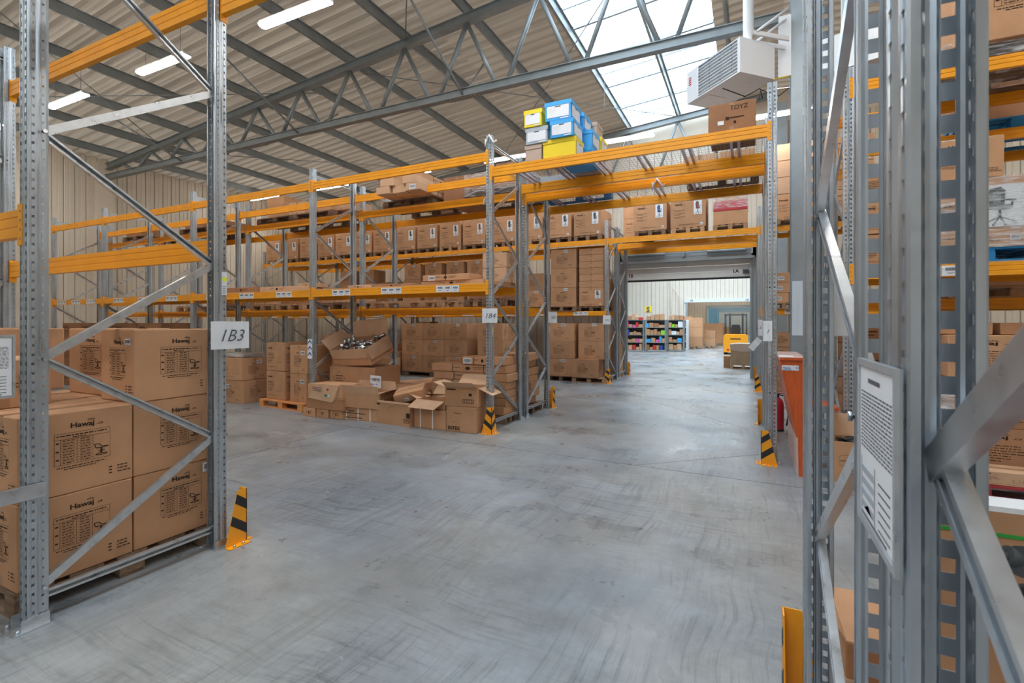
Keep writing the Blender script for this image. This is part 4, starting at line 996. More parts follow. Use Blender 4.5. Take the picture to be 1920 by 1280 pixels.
# ------------------------------------------------------------------ floor pile in front of the first row
carton(-9.72, 7.0, 0, .80, .62, .47, 'lower printed carton of the pair left of the new pallet', pf='small', pr='small', wl=('f',-.1,.30,.12))
carton(-9.74, 6.98, .475, .78, .60, .46, 'upper printed carton left of the new pallet, under silver foil', pf='rows', pr='small', wl=('r',.1,.33,.12))
b = MB(); b.prism([(-.36,.0),(-.38,.05),(-.30,.085),(.32,.09),(.38,.04),(.36,0)], 'y', -.26, .26, 'foil'); bmesh.ops.subdivide_edges(b.bm, edges=b.bm.edges[:], cuts=3, use_grid_fill=True)
r = random.Random(2)
for v in b.bm.verts: v.co += Vector((r.uniform(-1,1),r.uniform(-1,1),r.uniform(-.5,1)))*.012
tag(new('foil_pack', b.mesh('foil'), None, (-9.74,6.98,.945)), 'crumpled silver foil pack lying on the cartons at the left', 'foil pack')
pallet(-8.12, 7.02, 0, 'new orange toned wooden pallet under four tall cartons', rz=-.10, m='woodo', detail=True, sx=1.12)
for k in range(2):
    carton(-8.42, 7.08, .146+k*.565, .56, .66, .555, '%s tall carton, left stack on the new pallet' % ['lower','upper'][k], pf='rows', pr='rows', rz=-.07-.02*k)
    carton(-7.72, 6.98, .146+k*.545, .52, .56, .54, '%s tall carton, right stack on the new pallet, with a white barcode' % ['lower','upper'][k], pf='small', rz=-.12+.03*k, wl=('f',.13,.36,.12))
# open carton builder
def open_carton(x, y, z, w, d, h, label, rz=0, m='card', flaps=(('f',60,.22),('b',75,.25),('l',-10,.2),('r',30,.2)), tilt=(0,0), pf=None, pr=None, inner='cardd', wl=None):
    o = new('open_carton', None, None, (x,y,z), (tilt[0],tilt[1],rz)); tag(o, label, 'box'); t = .006
    part('carton_body', o, lambda b: (b.box(-w/2,w/2,-d/2,-d/2+t,0,h,m), b.box(-w/2,w/2,d/2-t,d/2,0,h,m), b.box(-w/2,-w/2+t,-d/2+t,d/2-t,0,h,m), b.box(w/2-t,w/2,-d/2+t,d/2-t,0,h,m), b.box(-w/2+t,w/2-t,-d/2+t,d/2-t,0,.006,inner)))
    for s, a, L in flaps:                                   # angle from the horizontal outward: 90 = straight up
        a = math.radians(a); c, s_ = math.cos(a)*L, math.sin(a)*L
        b = MB()
        if s in 'fb':
            sg = -1 if s == 'f' else 1; P = [(-w/2+.004,0,0),(w/2-.004,0,0),(w/2-.03,sg*c,s_),(-w/2+.03,sg*c,s_)]; n = Vector((0,-sg*math.sin(a),math.cos(a)))*.005; loc = (0,sg*(d/2-.003),h)
        else:
            sg = -1 if s == 'l' else 1; P = [(0,-d/2+.004,0),(0,d/2-.004,0),(sg*c,d/2-.03,s_),(sg*c,-d/2+.03,s_)]; n = Vector((-sg*math.sin(a),0,math.cos(a)))*.005; loc = (sg*(w/2-.003),0,h)
        b.hexa([tuple(Vector(p)) for p in P]+[tuple(Vector(p)+n) for p in P], 'cardl' if m != 'cardd' else m); new('flap', b.mesh('flap'), o, loc)
    if pf: decal(o, PR[pf], 'print', 'f', w, d, h)
    if pr: decal(o, PR[pr], 'print', 'r', w, d, h)
    if wl: f,u,v,s = wl; decal(o, WL, 'address_label', f, w, d, h, u, v, s, s*.7)
    return o
def box_text(o, face, w, d, h, items, off=.0045):
    b = MB()
    for s, u, v, hh_, ink, bold in items: add_text(b, s, u, v, hh_, ink, bold)
    me = b.mesh('lettering', False)
    if face == 'f': new('lettering', me, o, (0,-d/2-off,0))
    else: new('lettering', me, o, (w/2+off,0,0), (0,0,PI/2))
# torn carton on three small ones
for k in range(3): carton(-7.02+k*.30, 6.52+.02*k, 0, .285, .45, .15, '%s of three small cartons at the floor under the torn carton' % ['left','middle','right'][k], pf='long', tape=False)
o = carton(-6.66, 6.55, .153, .86, .5, .20, 'worn brown carton with a white strip on top of three small ones', m='cardd')
o = carton(-6.68, 6.55, .356, .80, .46, .22, 'torn carton with handwriting, a red dot and a green sticker', m='card', tape=False)
part('torn_flap', o, lambda b: b.hexa([(-.30,-.235,.03),(.28,-.235,.0),(.36,-.24,.22),(-.22,-.24,.23),(-.34,-.262,-.02),(.22,-.27,-.07),(.37,-.25,.226),(-.22,-.25,.236)],'cardl'))
part('sticker', o, lambda b: poly(b,[(.12+.022*math.cos(i*PI/6),.15+.022*math.sin(i*PI/6)) for i in range(12)],'redink',-.262)); part('sticker', o, lambda b: q(b,.05,.12,.03,.065,'greenink',-.2735)); part('sticker', o, lambda b: q(b,.12,.18,.03,.065,'paper',-.2735))
r = random.Random(8); b = MB(); [textline(b,-.24,.17-k*.03,.22,.012,'bar',r) for k in range(3)]; new('writing', b.mesh('w', False), o, (0,-.269,0))
# diamond carton and the open carton of chrome parts
carton(-7.0, 6.98, 0, .5, .38, .42, 'hidden support carton under the diamond marked carton', m='cardd')
carton(-6.45, 6.98, 0, .5, .38, .42, 'second support carton under the diamond marked carton', m='cardd')
o = carton(-6.62, 7.28, .425, 1.10, .72, .42, 'long bulging carton with a diamond mark below the chrome parts', tape=True)
part('print', o, lambda b: [b.face([(-.30+math.cos(a)*.15,-.364,.2+math.sin(a)*.13),(-.30+math.cos(a+PI/2)*.15,-.364,.2+math.sin(a+PI/2)*.13),(-.30+math.cos(a+PI/2)*.143,-.364,.2+math.sin(a+PI/2)*.124),(-.30+math.cos(a)*.143,-.364,.2+math.sin(a)*.124)],'ink') for a in (0,PI/2,PI,3*PI/2)] and None)
part('print', o, lambda b: [q(b,-.38,-.22,.15+k*.045,.162+k*.045,'ink',-.364) for k in range(3)] and None)
OC = open_carton(-6.60, 7.24, .985, .98, .62, .33, 'big open carton full of chrome tubes, leaning forward', rz=-.10, tilt=(.40,-.06), flaps=(('f',-86,.18),('b',62,.32),('l',48,.26),('r',-84,.24)), pr='small', wl=('r',.15,.20,.15))
r = random.Random(8); b = MB(); [textline(b,-.10,.20-k*.035,.22,.014,'ink',r) for k in range(4)]; decal_ = new('lettering', b.mesh('w', False), OC, (.494,0,0), (0,0,PI/2))
r = random.Random(9)
for k in range(46):
    a = r.uniform(0,PI); tl = r.uniform(-.5,.5); L = r.uniform(.10,.20); x = r.uniform(-.40,.40); y = r.uniform(-.24,.24); z = r.uniform(.24,.36)
    d = Vector((math.cos(a)*math.cos(tl), math.sin(a)*math.cos(tl), math.sin(tl)))*L/2
    p = OC.matrix_basis @ Vector((x,y,z))
    b = MB(); b.tube(-d, d, .026, 'chrome', 10); b.tube(d*.97, d*1.03, .020, 'black', 8)
    tag(new('chrome_tube', b.mesh('tube'), None, p), 'short chrome chair tube heaped in the big open carton', 'tube', 'chrome tubes in the open carton')
for k in range(3):
    p = OC.matrix_basis @ Vector((-.30+k*.07,-.10+.05*k,.30)); b = MB(); b.tube((0,0,0),(.01,0,.16),.030,'chrome',10)
    tag(new('chrome_tube', b.mesh('tube'), None, p), 'upright chrome tube at the left of the open carton', 'tube', 'upright chrome tubes in the open carton')
o = sheet(-5.98, 6.84, .50, .28, .22, -.12, 'white sheet lettered WEBTIP leaning on the diamond marked carton', None, .5)
b = MB(); add_text(b, 'WEBTIP', 0, .13, .062, 'bar', .025, 0, -.0065); textline(b, -.12, .06, .11, .014, 'blueink', random.Random(4), -.0065); textline(b, .02, .06, .03, .02, 'blueink', random.Random(4), -.0065); new('writing', b.mesh('w', False), o)
o = sheet(-7.27, 6.545, 1.0, .11, .36, .1, 'white paper with arrows on the second front post of the first rack row', None)
b = MB()
for k in range(3): poly(b, [(-.045,.05+k*.11),(.0,.10+k*.11),(.045,.05+k*.11),(.045,.07+k*.11),(0,.13+k*.11),(-.045,.07+k*.11)], 'navy', -.0065)
new('writing', b.mesh('w', False), o)
# strapped cartons
def strapped(x, y, z, w, d, h, label, rz=0, n=3, m='card', wl=None, txt=None, txt2=None):
    o = carton(x, y, z, w, d, h, label, rz=rz, m=m, wl=wl)
    for k in range(n):
        t = -w/2+w*(k+.55)/(n+.6); b = MB(); e = .003; b.box(t-.009,t+.009,-d/2-e,d/2+e,.001,h+e,'strapw'); new('strap', b.mesh('strap'), o)
    if txt: box_text(o, 'f', w, d, h, txt)
    if txt2: box_text(o, 'r', w, d, h, txt2)
    return o
o = strapped(-5.93, 6.62, 0, .92, .42, .215, 'low carton with three white straps under the open taped carton', rz=.03, wl=('r',0,.05,.2), txt=[('EJ7000N',-.20,.145,.04,'ink',.02),('QTY: 20 SETS',-.17,.065,.024,'ink',.01)])
r = random.Random(6); b = MB(); textline(b,-.33,.11,.42,.014,'ink',r); textline(b,-.33,.035,.36,.014,'ink',r); new('print', b.mesh('w', False), o, (0,-.214,0))
open_carton(-5.96, 6.62, .22, .84, .48, .25, 'open taped carton standing on the strapped carton', rz=.05, flaps=(('f',80,.13),('b',84,.16),('l',80,.10),('r',20,.20)), wl=('r',-.05,.05,.17))
b = MB(); b.box(-.13,.13,-.12,.12,0,.16,'greybox'); bmesh.ops.bevel(b.bm, geom=b.bm.edges[:], offset=.006, segments=1, affect='EDGES'); tag(new('carton', b.mesh('c'), None, (-5.45,6.95,.24),(0,0,.1)), 'small grey white box wedged between the open cartons', 'box')
carton(-5.45, 6.98, 0, .4, .4, .237, 'small brown carton under the grey white box')
OB = open_carton(-5.17, 6.60, 0, .72, .48, .38, 'big low open carton with a line drawing, tilted box resting in it', rz=-.10, flaps=(('f',-80,.03),('b',60,.12),('l',60,.12)), pf=None)
b = MB(); E_ = [(-.02+.11*math.cos(a*PI/8), .20+.11*math.sin(a*PI/8)) for a in range(17)]
for a, c in zip(E_[2:], E_[3:]): poly(b, [a, c, (c[0]*.985, c[1]*.985), (a[0]*.985, a[1]*.985)], 'ink')
for k in range(4): q(b, .22, .36, .06+k*.02, .067+k*.02, 'ink')
q(b,-.38,-.30,.31,.335,'ink'); q(b,.28,.36,.14,.22,'ink'); new('print', b.mesh('p', False), OB, (0,-.2445,0))
carton(-5.08, 6.70, .415, .50, .36, .15, 'small tilted carton with white labels resting on the big open one', rz=.35, rot=(.22,-.22,.42), wl=('f',-.05,.02,.07))
strapped(-4.50, 6.60, 0, .62, .42, .30, 'square carton with two white straps near the chevron guard', n=2, rz=-.04)
OP2 = open_carton(-4.52, 6.64, .303, .58, .38, .13, 'shallow open carton with a wide front flap on the two strap carton', rz=-.08, flaps=(('f',-22,.26),('b',50,.25),('l',20,.2)))
o = carton(-3.93, 6.62, 0, .52, .48, .385, 'carton lettered INTEX on the floor beside the chevron guard', tape=True)
box_text(o, 'f', .52, .48, .385, [('INTEX',-.12,.03,.075,'ink',.03),('High Resolution',-.06,.28,.022,'ink',.005),('MADE IN CHINA',-.10,.14,.016,'ink',0)]); box_text(o, 'r', .52, .48, .385, [('INTEX',.04,.03,.075,'ink',.03),('+',.10,.17,.05,'ink',0)])
o = open_carton(-3.95, 6.62, .39, .56, .44, .28, 'open carton with splayed flaps on the INTEX lettered one', rz=.10, flaps=(('f',30,.20),('b',40,.22),('l',15,.24),('r',-25,.24)))
b = MB(); q(b,.02,.20,.05,.11,'ink'); [q(b,.03+k*.028,.048+k*.028,.058,.102,'card',-.001) for k in range(6)]; q(b,-.25,-.10,.24,.262,'ink'); q(b,.12,.17,.16,.20,'ink'); new('print', b.mesh('p', False), o, (0,-.2245,0))
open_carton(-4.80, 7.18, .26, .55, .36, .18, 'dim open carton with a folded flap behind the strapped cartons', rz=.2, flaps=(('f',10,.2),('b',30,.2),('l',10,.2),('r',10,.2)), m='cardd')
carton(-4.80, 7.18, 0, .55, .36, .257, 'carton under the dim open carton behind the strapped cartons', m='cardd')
# long cartons lying along the aisle direction, behind the pile
for k, (x, y, L, nz) in enumerate(((-7.0,8.4,2.1,2),(-6.45,8.45,2.3,2),(-5.92,8.25,2.5,3),(-5.40,8.55,2.0,2))):
    for z in range(nz):
        for j_ in range(2):
            ll = L/2-.01; yy = y-L/4+j_*L/2+random.uniform(-.004,.004)
            longc(x+random.uniform(-.02,.02), yy, z*.165, .46, ll-.01, .160, 'long low carton, %s layer, %s row from the left on the floor, %s end' % (LAY[z], ORD[k], ['near','far'][j_]), straps=1, wl=('f',-.05,.02,.13) if (j_ == 0 and z == nz-1 and k % 2) else None, m='card')
# stacks of long cartons inside the two end frames
for rw, (ya, nm) in enumerate(((7.42,'first'),(8.16,'second'))):
    pallet(-4.35, ya+(.22 if rw else 0), 0, 'low pallet under the long carton stack at the aisle end of the %s row' % nm, m='wooddk', sx=1.25, sy=1.05 if rw else .55)
    for k in range(6):
        for j_ in range(2):
            xx = -4.42+random.uniform(-.05,.05) if rw else -4.30+random.uniform(-.03,.03)
            L = 1.45
            if rw == 0 and j_: continue
            longc(xx, ya+j_*.44, .146+k*.135, L, .42, .130, 'long flat carton, %s layer, %s column at the aisle end of the %s row' % (LAY[k], ['front','back'][j_], nm), rz=random.uniform(-.025,.025), straps=2, m='card')
longc(-4.0, 7.38, .958, .78, .40, .13, 'topmost long carton with a white label behind the chevron post', wl=('f',-.29,.01,.16), straps=2, rz=-.02)
carton(-3.95, 8.5, .958, .6, .7, .13, 'long flat carton lying askew on top of the second row stack', rz=.15)
# second row floor, further left
pallet(-10.6, 12.9, 0, 'pallet with a broad carton beyond the second row, third bay', m='wooddk')
carton(-10.6, 12.9, .146, 1.1, .8, .60, 'broad ochre carton on a pallet beyond the second row', m='card'); carton(-10.25, 12.42, .146, .62, .2, .42, 'smaller ochre carton leaning before the broad one')
carton(-9.95, 14.0, .75, .5, .5, .5, 'upright ochre carton right of the broad one'); carton(-9.95, 14.0, 0, .5, .5, .745, 'tall carton under the upright ochre one'); carton(-9.95, 14.0, 1.255, .5, .5, .45, 'top carton of the ochre column under the third row')
b = MB(); b.hexa([(-.3,-.2,0),(.2,-.3,.02),(.3,.2,.1),(-.2,.25,.1),(-.3,-.2,.02),(.2,-.3,.04),(.3,.2,.12),(-.2,.25,.12)],'black'); tag(new('black_panel', b.mesh('p'), None, (-10.8,13.0,1.2),(.7,0,.4)), 'black plastic panel lying on the broad ochre carton', 'panel')
carton(-10.8, 12.95, .75, .9, .6, .25, 'low carton under the black plastic panel', m='cardd')
# far left floor stack seen over the near cartons
for i in range(4):
    for k in range(3): carton([-16.3,-15.33,-13.75,-12.75][i], 7.1, .0+k*.555, .96, .7, .55, '%s carton of the far left floor stack, %s column' % (LAY[k], ORD[i]), pf='rows', m='cardd')

# ------------------------------------------------------------------ right-hand rack loads
def pos(s): return s+' of the right hand rack'
z1 = 2.2+.080
pallet(2.20, 7.13, z1, 'blue pallet under the film wrapped chair carton, right edge', m='blue', sx=.72, sy=1.3)
carton(2.06, 6.98, z1+.146, .86, .74, .70, 'film wrapped carton with a large grey office chair picture at the right edge', pf='rows', tape=False)
pc = office_chair('grille'); t_ = new('picture_label', pc, None, (0,0,0)); bpy.data.objects.remove(t_)
for ob in list(COL.objects):
    if ob.get('label','').startswith('film wrapped carton with a large grey'):
        decal(ob, pc, 'picture_label', 'f', .86, .74, .70, .22, .20, .36, .42, .006)
        b = MB(); add_text(b, 'www.hawaj.hu', .10, .06, .04, 'ink', .01); new('lettering', b.mesh('l', False), ob, (0,-.376,0)); decal(ob, WL, 'address_label', 'f', .86, .74, .70, .34, .06, .08, .055)
film_wrap(2.06, 6.98, z1+.14, .885, .77, .715, '', on=[ob for ob in COL.objects if ob.get('label','').startswith('film wrapped carton with a large grey')][0])
carton(1.95, 6.95, z1+.146+.72, .76, .6, .42, 'plain printed carton on the film wrapped chair carton', pf='spec')
carton(1.80, 6.9, z1+.146+1.145, .5, .4, .02, 'crumpled film sheet on the upper carton at the right edge', m='foil', tape=False, name='film_sheet')
carton(3.3, 7.1, z1+.146, 1.0, .8, .9, 'carton stack beyond the film wrapped carton, right edge', pf='chair')
z2 = 4.27+.067
fp2 = pallet(2.45, 7.13, z2, 'pallet wrapped in film on the top beam at the right edge', m='wooddk', sy=1.3)
carton(2.45, 7.0, z2+.146, 1.1, .95, .9, 'large carton at the top right corner of the view', pf='spec')
film_wrap(2.45, 7.1, z2+.01, 1.22, 1.06, .2, '', on=fp2)
z3 = 3.92+.067
pallet(2.9, 8.43, z3, 'dark blue pallet high on the second row at the right edge', m='blue', sy=1.3); carton(2.9, 8.43, z3+.146, 1.15, .9, .5, 'wide carton on the dark blue pallet')
z4 = 1.89+.067
pallet(2.9, 8.43, z4, 'wooden pallet on the second row middle beam at the right edge', m='wood', sy=1.3); carton(2.9, 8.43, z4+.146, 1.15, .95, .35, 'low wide carton on the middle beam at the right edge', m='cardl')
pallet(3.9, 8.43, z4, 'next wooden pallet on the second row middle beam, far right', m='wood', rz=PI/2)
for k, (x,y,z,w,d,h,pf,l) in enumerate(((2.50,6.85,.148,1.1,.7,.46,'rows','bottom carton of the right hand floor stack'),(2.50,6.85,.61,1.15,.7,.485,'rows','carton with palm logo, second of the right hand floor stack'),(2.45,6.87,1.10,1.2,.7,.43,'rows','carton with text rows, third of the right hand floor stack'),(1.95,7.0,1.535,.62,.6,.12,None,'flat carton left on top of the right hand floor stack'),(2.62,7.0,1.535,.6,.6,.12,None,'flat carton right on top of the right hand floor stack'))):
    carton(x,y,z,w,d,h,l,pf=pf,wl=('f',.18,.34,.10) if k == 1 else None)
pallet(2.50, 6.62, 0, 'dark red pallet under the right hand floor stack', m='dred', sx=1.0, sy=1.45)
b = MB()
b.lathe([(.035,0),(.035,.02),(.10,.02),(.12,.05),(.12,.28),(.10,.30),(.035,.30)],'foil',20); 
tag(new('film_roll', b.mesh('roll'), None, (2.20,6.50,1.06),(PI/2,0,.2)), 'roll of clear film in front of the right hand floor stack', 'film roll')
carton(1.55, 6.25, .0, .36, .3, .66, 'carton carrying the roll of clear film', m='cardl')
b = MB(); b.box(-.28,.28,-.2,.2,0,.16,'film'); bmesh.ops.subdivide_edges(b.bm, edges=b.bm.edges[:], cuts=4, use_grid_fill=True); r = random.Random(4)
for v in b.bm.verts: v.co += Vector((r.uniform(-1,1),r.uniform(-1,1),r.uniform(-1,1)))*.03
tag(new('film_bundle', b.mesh('f'), None, (1.92,6.42,.80)), 'crumpled bundle of clear film behind the near right posts', 'film')
# tall post-side stacks seen between the near posts
for k in range(6): carton(1.62, 9.6, k*.27, .7, .6, .26, '%s carton of the pale stack seen through the frame by the open carton' % LAY[k], pf='long')
board(1.07, 4.65, 6.575, 7.685, 2.266, 'chipboard on the middle beams of the right hand rack')
for k in range(3): carton(1.35, 7.0, z1+k*.36, .50, .7, .35, '%s carton on the middle beam right behind the near frame' % LAY[k], pf='rows')
b = MB(); b.box(-.25,.25,-.01,.01,0,.5,'white'); q(b,-.22,.20,.08,.30,'blueink',-.012); poly(b,[(-.2,.05),(.1,.12),(.2,.3),(.0,.26)],'green',-.013); poly(b,[(-.1,.3),(.2,.32),(.18,.44),(-.12,.42)],'redink',-.013); poly(b,[(-.22,.32),(-.12,.30),(-.1,.46),(-.2,.46)],'yelbox',-.014)
tag(new('printed_board', b.mesh('b'), None, (1.35,8.9,1.955)), 'colourful printed board seen between the near right posts', 'board')
# carton with packing paper in the aisle by the right rack
PO = open_carton(1.13, 6.28, 0, .66, .36, .42, 'open carton full of brown packing paper on the floor by the right hand rack', flaps=(('b',80,.24),('l',60,.05)))
b = MB(); q(b,-.05,.26,.04,.085,'ink'); [q(b,-.04+k*.03,-.022+k*.03,.047,.078,'card',-.001) for k in range(10)]; q(b,.20,.23,.34,.37,'ink')
E_ = [(-.20+.09*math.cos(a*PI/8), .20+.035*math.sin(a*PI/8)) for a in range(17)]
for s_ in (0,.05):
    for a, c in zip(E_, E_[1:]): poly(b, [(a[0],a[1]+s_), (c[0],c[1]+s_), (c[0],c[1]+s_-.003), (a[0],a[1]+s_-.003)], 'ink')
new('print', b.mesh('p', False), PO, (0,-.1845,0))
def crumple(x,y,z,sx,sy,sz,label,m='kraft',seed=1,name='packing_paper',cat='paper'):
    b = MB(); bmesh.ops.create_icosphere(b.bm, subdivisions=3, radius=1); b.mi(m); r = random.Random(seed)
    import mathutils
    for v in b.bm.verts:
        n_ = mathutils.noise.noise(v.co*1.7+Vector((seed,0,0))); v.co = Vector((v.co.x*sx, v.co.y*sy, v.co.z*sz))*(1+n_*.55+r.uniform(-.04,.04))
    return tag(new(name, b.mesh('c'), None, (x,y,z)), label, cat)
crumple(1.28,6.30,.50,.10,.09,.13,'crumpled brown paper standing up in the open carton',seed=1)
crumple(1.05,6.28,.38,.20,.13,.06,'flat crumpled brown paper in the open carton',seed=2)
crumple(.95,6.24,.40,.12,.08,.05,'black fabric among the packing paper','black',3,'fabric','fabric')
b = MB(); b.tube((0,0,0),(.16,.02,.06),.014,'chrome',8); tag(new('metal_tube', b.mesh('t'), None, (1.12,6.16,.40)), 'shiny metal tube sticking out of the packing paper', 'tube')

# ------------------------------------------------------------------ near right floor and jack
pallet(.95, 2.15, 0, 'pallet with big cartons right behind the nearest posts', sy=1.0, m='wood')
carton(.90, 2.14, .146, .84, .58, .655, 'carton low behind the nearest frame at the right', m='card')
o = carton(.90, 1.905, .804, .84, .10, .325, 'narrow ochre carton with a green strap and white top edge behind the nearest frame', m='card', tape=False)
part('strap', o, lambda b: b.box(-.424,.424,-.054,.054,.242,.252,'strapg')); part('white_edge', o, lambda b: b.box(-.422,.422,-.052,.052,.312,.327,'paper'))
carton(2.12, 6.22, .146, .5, .3, .13, 'small printed carton at the front of the dark red pallet', m='cardl', pf='rows')
o = carton(.64, 2.75, 0, .54, .5, .30, 'open topped carton on the floor behind the near right frame', tape=False, rz=.0)
part('flap', o, lambda b: b.hexa([(-.27,-.24,.301),(-.27,.24,.301),(-.31,.22,.36),(-.31,-.22,.36),(-.27,-.24,.306),(-.27,.24,.306),(-.31,.22,.366),(-.31,-.22,.366)],'cardl'))
jk = new('pallet_jack', None, None, (0,0,0)); tag(jk, 'pallet jack with a black loop handle before the green strapped carton', 'pallet jack')
part('handle_bar', jk, lambda b: b.path([(.80,1.50,.22),(.70,1.55,.60),(.60,1.60,1.02)], .018, 'black', 10))
part('handle_head', jk, lambda b: (b.tube((.585,1.575,1.085),(.61,1.62,1.07),.036,'dark',16), b.tube((.56,1.59,1.09),(.60,1.60,1.075),.024,'dark',12)))
part('grip', jk, lambda b: b.path([(.585,1.60,1.09),(.555,1.59,1.085),(.538,1.585,1.065),(.548,1.588,1.03),(.62,1.60,.90),(.64,1.60,.86)], .013, 'black', 8))
part('pump_body', jk, lambda b: b.lathe([(.05,0),(.06,.02),(.06,.16),(.04,.20),(.03,.24)],'red',14,(.80,1.50,.04)))
part('wheel', jk, lambda b: b.tube((.74,1.48,.07),(.86,1.48,.07),.07,'black',16))
for s_ in (-.16,.16): part('fork', jk, lambda b: b.box(.80+s_-.06,.80+s_+.06,1.54,1.70,.03,.08,'red'))
part('fork_frame', jk, lambda b: b.box(.58,1.02,1.50,1.56,.04,.20,'red'))

# ------------------------------------------------------------------ desk, extinguisher, heaters
dk = new('standing_desk', None, None, (0,6.12,0)); tag(dk, 'tall orange wood desk with slanted front beside the aisle frame', 'desk')
def gable(b, y0, y1): b.prism([(.485,0),(.525,0),(.525,1.25),(.315,1.25),(.475,.42)], 'y', y0, y1, 'desk')
part('side_panel', dk, lambda b: gable(b, 0, .028)); part('side_panel', dk, lambda b: gable(b, 1.25, 1.278))
part('front_panel', dk, lambda b: b.prism([(.470,0),(.484,0),(.476,.42),(.462,.42)], 'y', 0, 1.278, 'deskl'))
part('slanted_panel', dk, lambda b: b.prism([(.462,.42),(.476,.42),(.318,1.25),(.304,1.25)], 'y', 0, 1.278, 'desk'))
part('desk_top', dk, lambda b: b.box(.303,.56,-.02,1.30,1.25,1.28,'deskl')); part('edge_strip', dk, lambda b: b.box(.303,.56,-.024,-.02,1.25,1.28,'desk'))
part('shelf', dk, lambda b: b.box(.49,.86,.05,1.2,.72,.75,'desk')); part('foot_block', dk, lambda b: b.box(.53,.60,.0,.10,0,.10,'cardd'))
b = MB(); b.box(-.08,.08,-.003,0,0,.055,'paper'); add_text(b,'Hawaj',-.035,.018,.03,'blueink',.02,0,-.0045); q(b,-.07,.02,.004,.010,'bluebox',-.0045); add_text(b,'H',.065,.018,.03,'blueink',.02,0,-.0045); new('sign', b.mesh('s'), dk, (.405,-.003,1.14))
part('sheet', dk, lambda b: b.box(.30,.45,.1,.35,1.2805,1.2815,'paper'))
ex = new('fire_extinguisher', None, None, (.40,8.62,0)); tag(ex, 'red fire extinguisher standing on the floor behind the frame by the desk', 'extinguisher')
part('cylinder', ex, lambda b: b.lathe([(.07,0),(.085,.015),(.088,.04),(.088,.40),(.075,.46),(.04,.50),(.03,.51)],'red',20))
part('valve', ex, lambda b: (b.lathe([(.022,0),(.022,.05),(.012,.06)],'black',10,(0,0,.51)))); part('lever', ex, lambda b: (b.box(-.02,.11,-.012,.012,.565,.58,'red'), b.box(-.02,.10,-.010,.010,.59,.60,'red')))
part('hose', ex, lambda b: b.path([(.02,0,.55),(.12,0,.53),(.155,0,.40),(.14,0,.2),(.12,0,.08)], .011, 'black', 8)); part('base_ring', ex, lambda b: b.lathe([(.09,0),(.09,.03),(.08,.03)],'black',20))
def heater(x, y, z, rz, label, flip=False):
    h = new('unit_heater', None, None, (x,y,z), (0,0,rz)); tag(h, label, 'heater')   # local: grille on -x face, width along y 1.1, depth along x .64
    W_, D_, H_ = 1.1, .64, .515
    part('casing', h, lambda b: (b.prism([(0,0),(D_,0),(D_,W_),(0,W_)], 'z', .02, .035, 'white'), b.prism([(0,0),(D_,0),(D_,W_),(0,W_)], 'z', H_-.015, H_, 'white'), b.box(0,D_,-.0,.012,.035,H_-.015,'white'), b.box(0,D_,W_-.012,W_,.035,H_-.015,'white'), b.box(D_-.012,D_,.012,W_-.012,.035,H_-.015,'white'), b.box(0,.012,.012,.05,.035,H_-.015,'white'), b.box(0,.012,W_-.26,W_-.012,.035,H_-.015,'white')))
    part('inner_panel', h, lambda b: b.box(.10,.11,.05,W_-.26,.04,H_-.02,'grille'))
    for k in range(9):
        zz = .06+k*.049; part('louvre', h, lambda b: b.hexa([(-.004,.05,zz),(.055,.05,zz-.018),(.055,W_-.26,zz-.018),(-.004,W_-.26,zz),(-.004,.05,zz+.008),(.055,.05,zz-.010),(.055,W_-.26,zz-.010),(-.004,W_-.26,zz+.008)],'white'))
    for k in range(3): part('louvre_post', h, lambda b: b.box(.02,.03,.18+.22*k,.19+.22*k,.035,H_-.015,'grille'))
    part('bottom_plate', h, lambda b: b.box(.08,.40,W_-.40,W_-.05,.012,.02,'white'))
    part('red_mark', h, lambda b: [b.box(-.003,-.001,W_-.10,W_-.05,H_-.12-k*.035,H_-.10-k*.035,'redink') for k in range(4)] and None, kind='stuff')
    part('flue', h, lambda b: (b.path([(.42,.30,H_),(.42,.30,H_+.16),(.50,.34,H_+.36),(.50,.34,H_+1.9)], .075, 'white', 16)))
    for yy in (.25,.75): part('hanger_arm', h, lambda b: (b.box(.30,.34,yy,yy+.03,H_,H_+.04,'white')))
    return h
hh1 = heater(-.11, 7.6, 5.155, math.radians(45.7), 'white unit heater with louvres hanging over the aisle from the column')
# bracket between column and heater
bk = new('heater_bracket', None, None, (0,0,0)); tag(bk, 'white triangular bracket bolted to the column above the heater', 'bracket')
part('wall_bar', bk, lambda b: b.box(.40,.56,8.30,8.38,5.30,6.20,'white'))
for yy in (8.05,8.32): part('arm', bk, lambda b: b.hexa([(.05,yy-.4,5.69),(.52,yy,5.69),(.52,yy+.04,5.69),(.05,yy-.36,5.69),(.05,yy-.4,5.75),(.52,yy,5.75),(.52,yy+.04,5.75),(.05,yy-.36,5.75)],'white'))
for yy in (8.05,8.32): part('stay', bk, lambda b: b.tube((.10,yy-.36,5.73),(.5,yy,6.15),.018,'white',8))
heater(1.9, 8.9, 5.1, math.radians(160), 'second unit heater partly hidden behind the near right posts')
cb = new('cable', None); tag(cb, 'thin black cable looping below the heater', 'cable')
part('cable_run', cb, lambda b: b.path([(-.35,7.9,5.12),(-.05,8.05,5.0),(.15,8.1,5.10),(.18,8.1,4.95),(.13,8.1,4.93),(.16,8.1,5.08),(.40,8.3,5.02),(.54,8.38,5.15)], .008, 'black', 6))
part('gas_pipe', cb, lambda b: b.path([(.0,8.0,5.18),(.35,8.2,5.24),(.55,8.33,5.30)], .010, 'yelbox', 6))

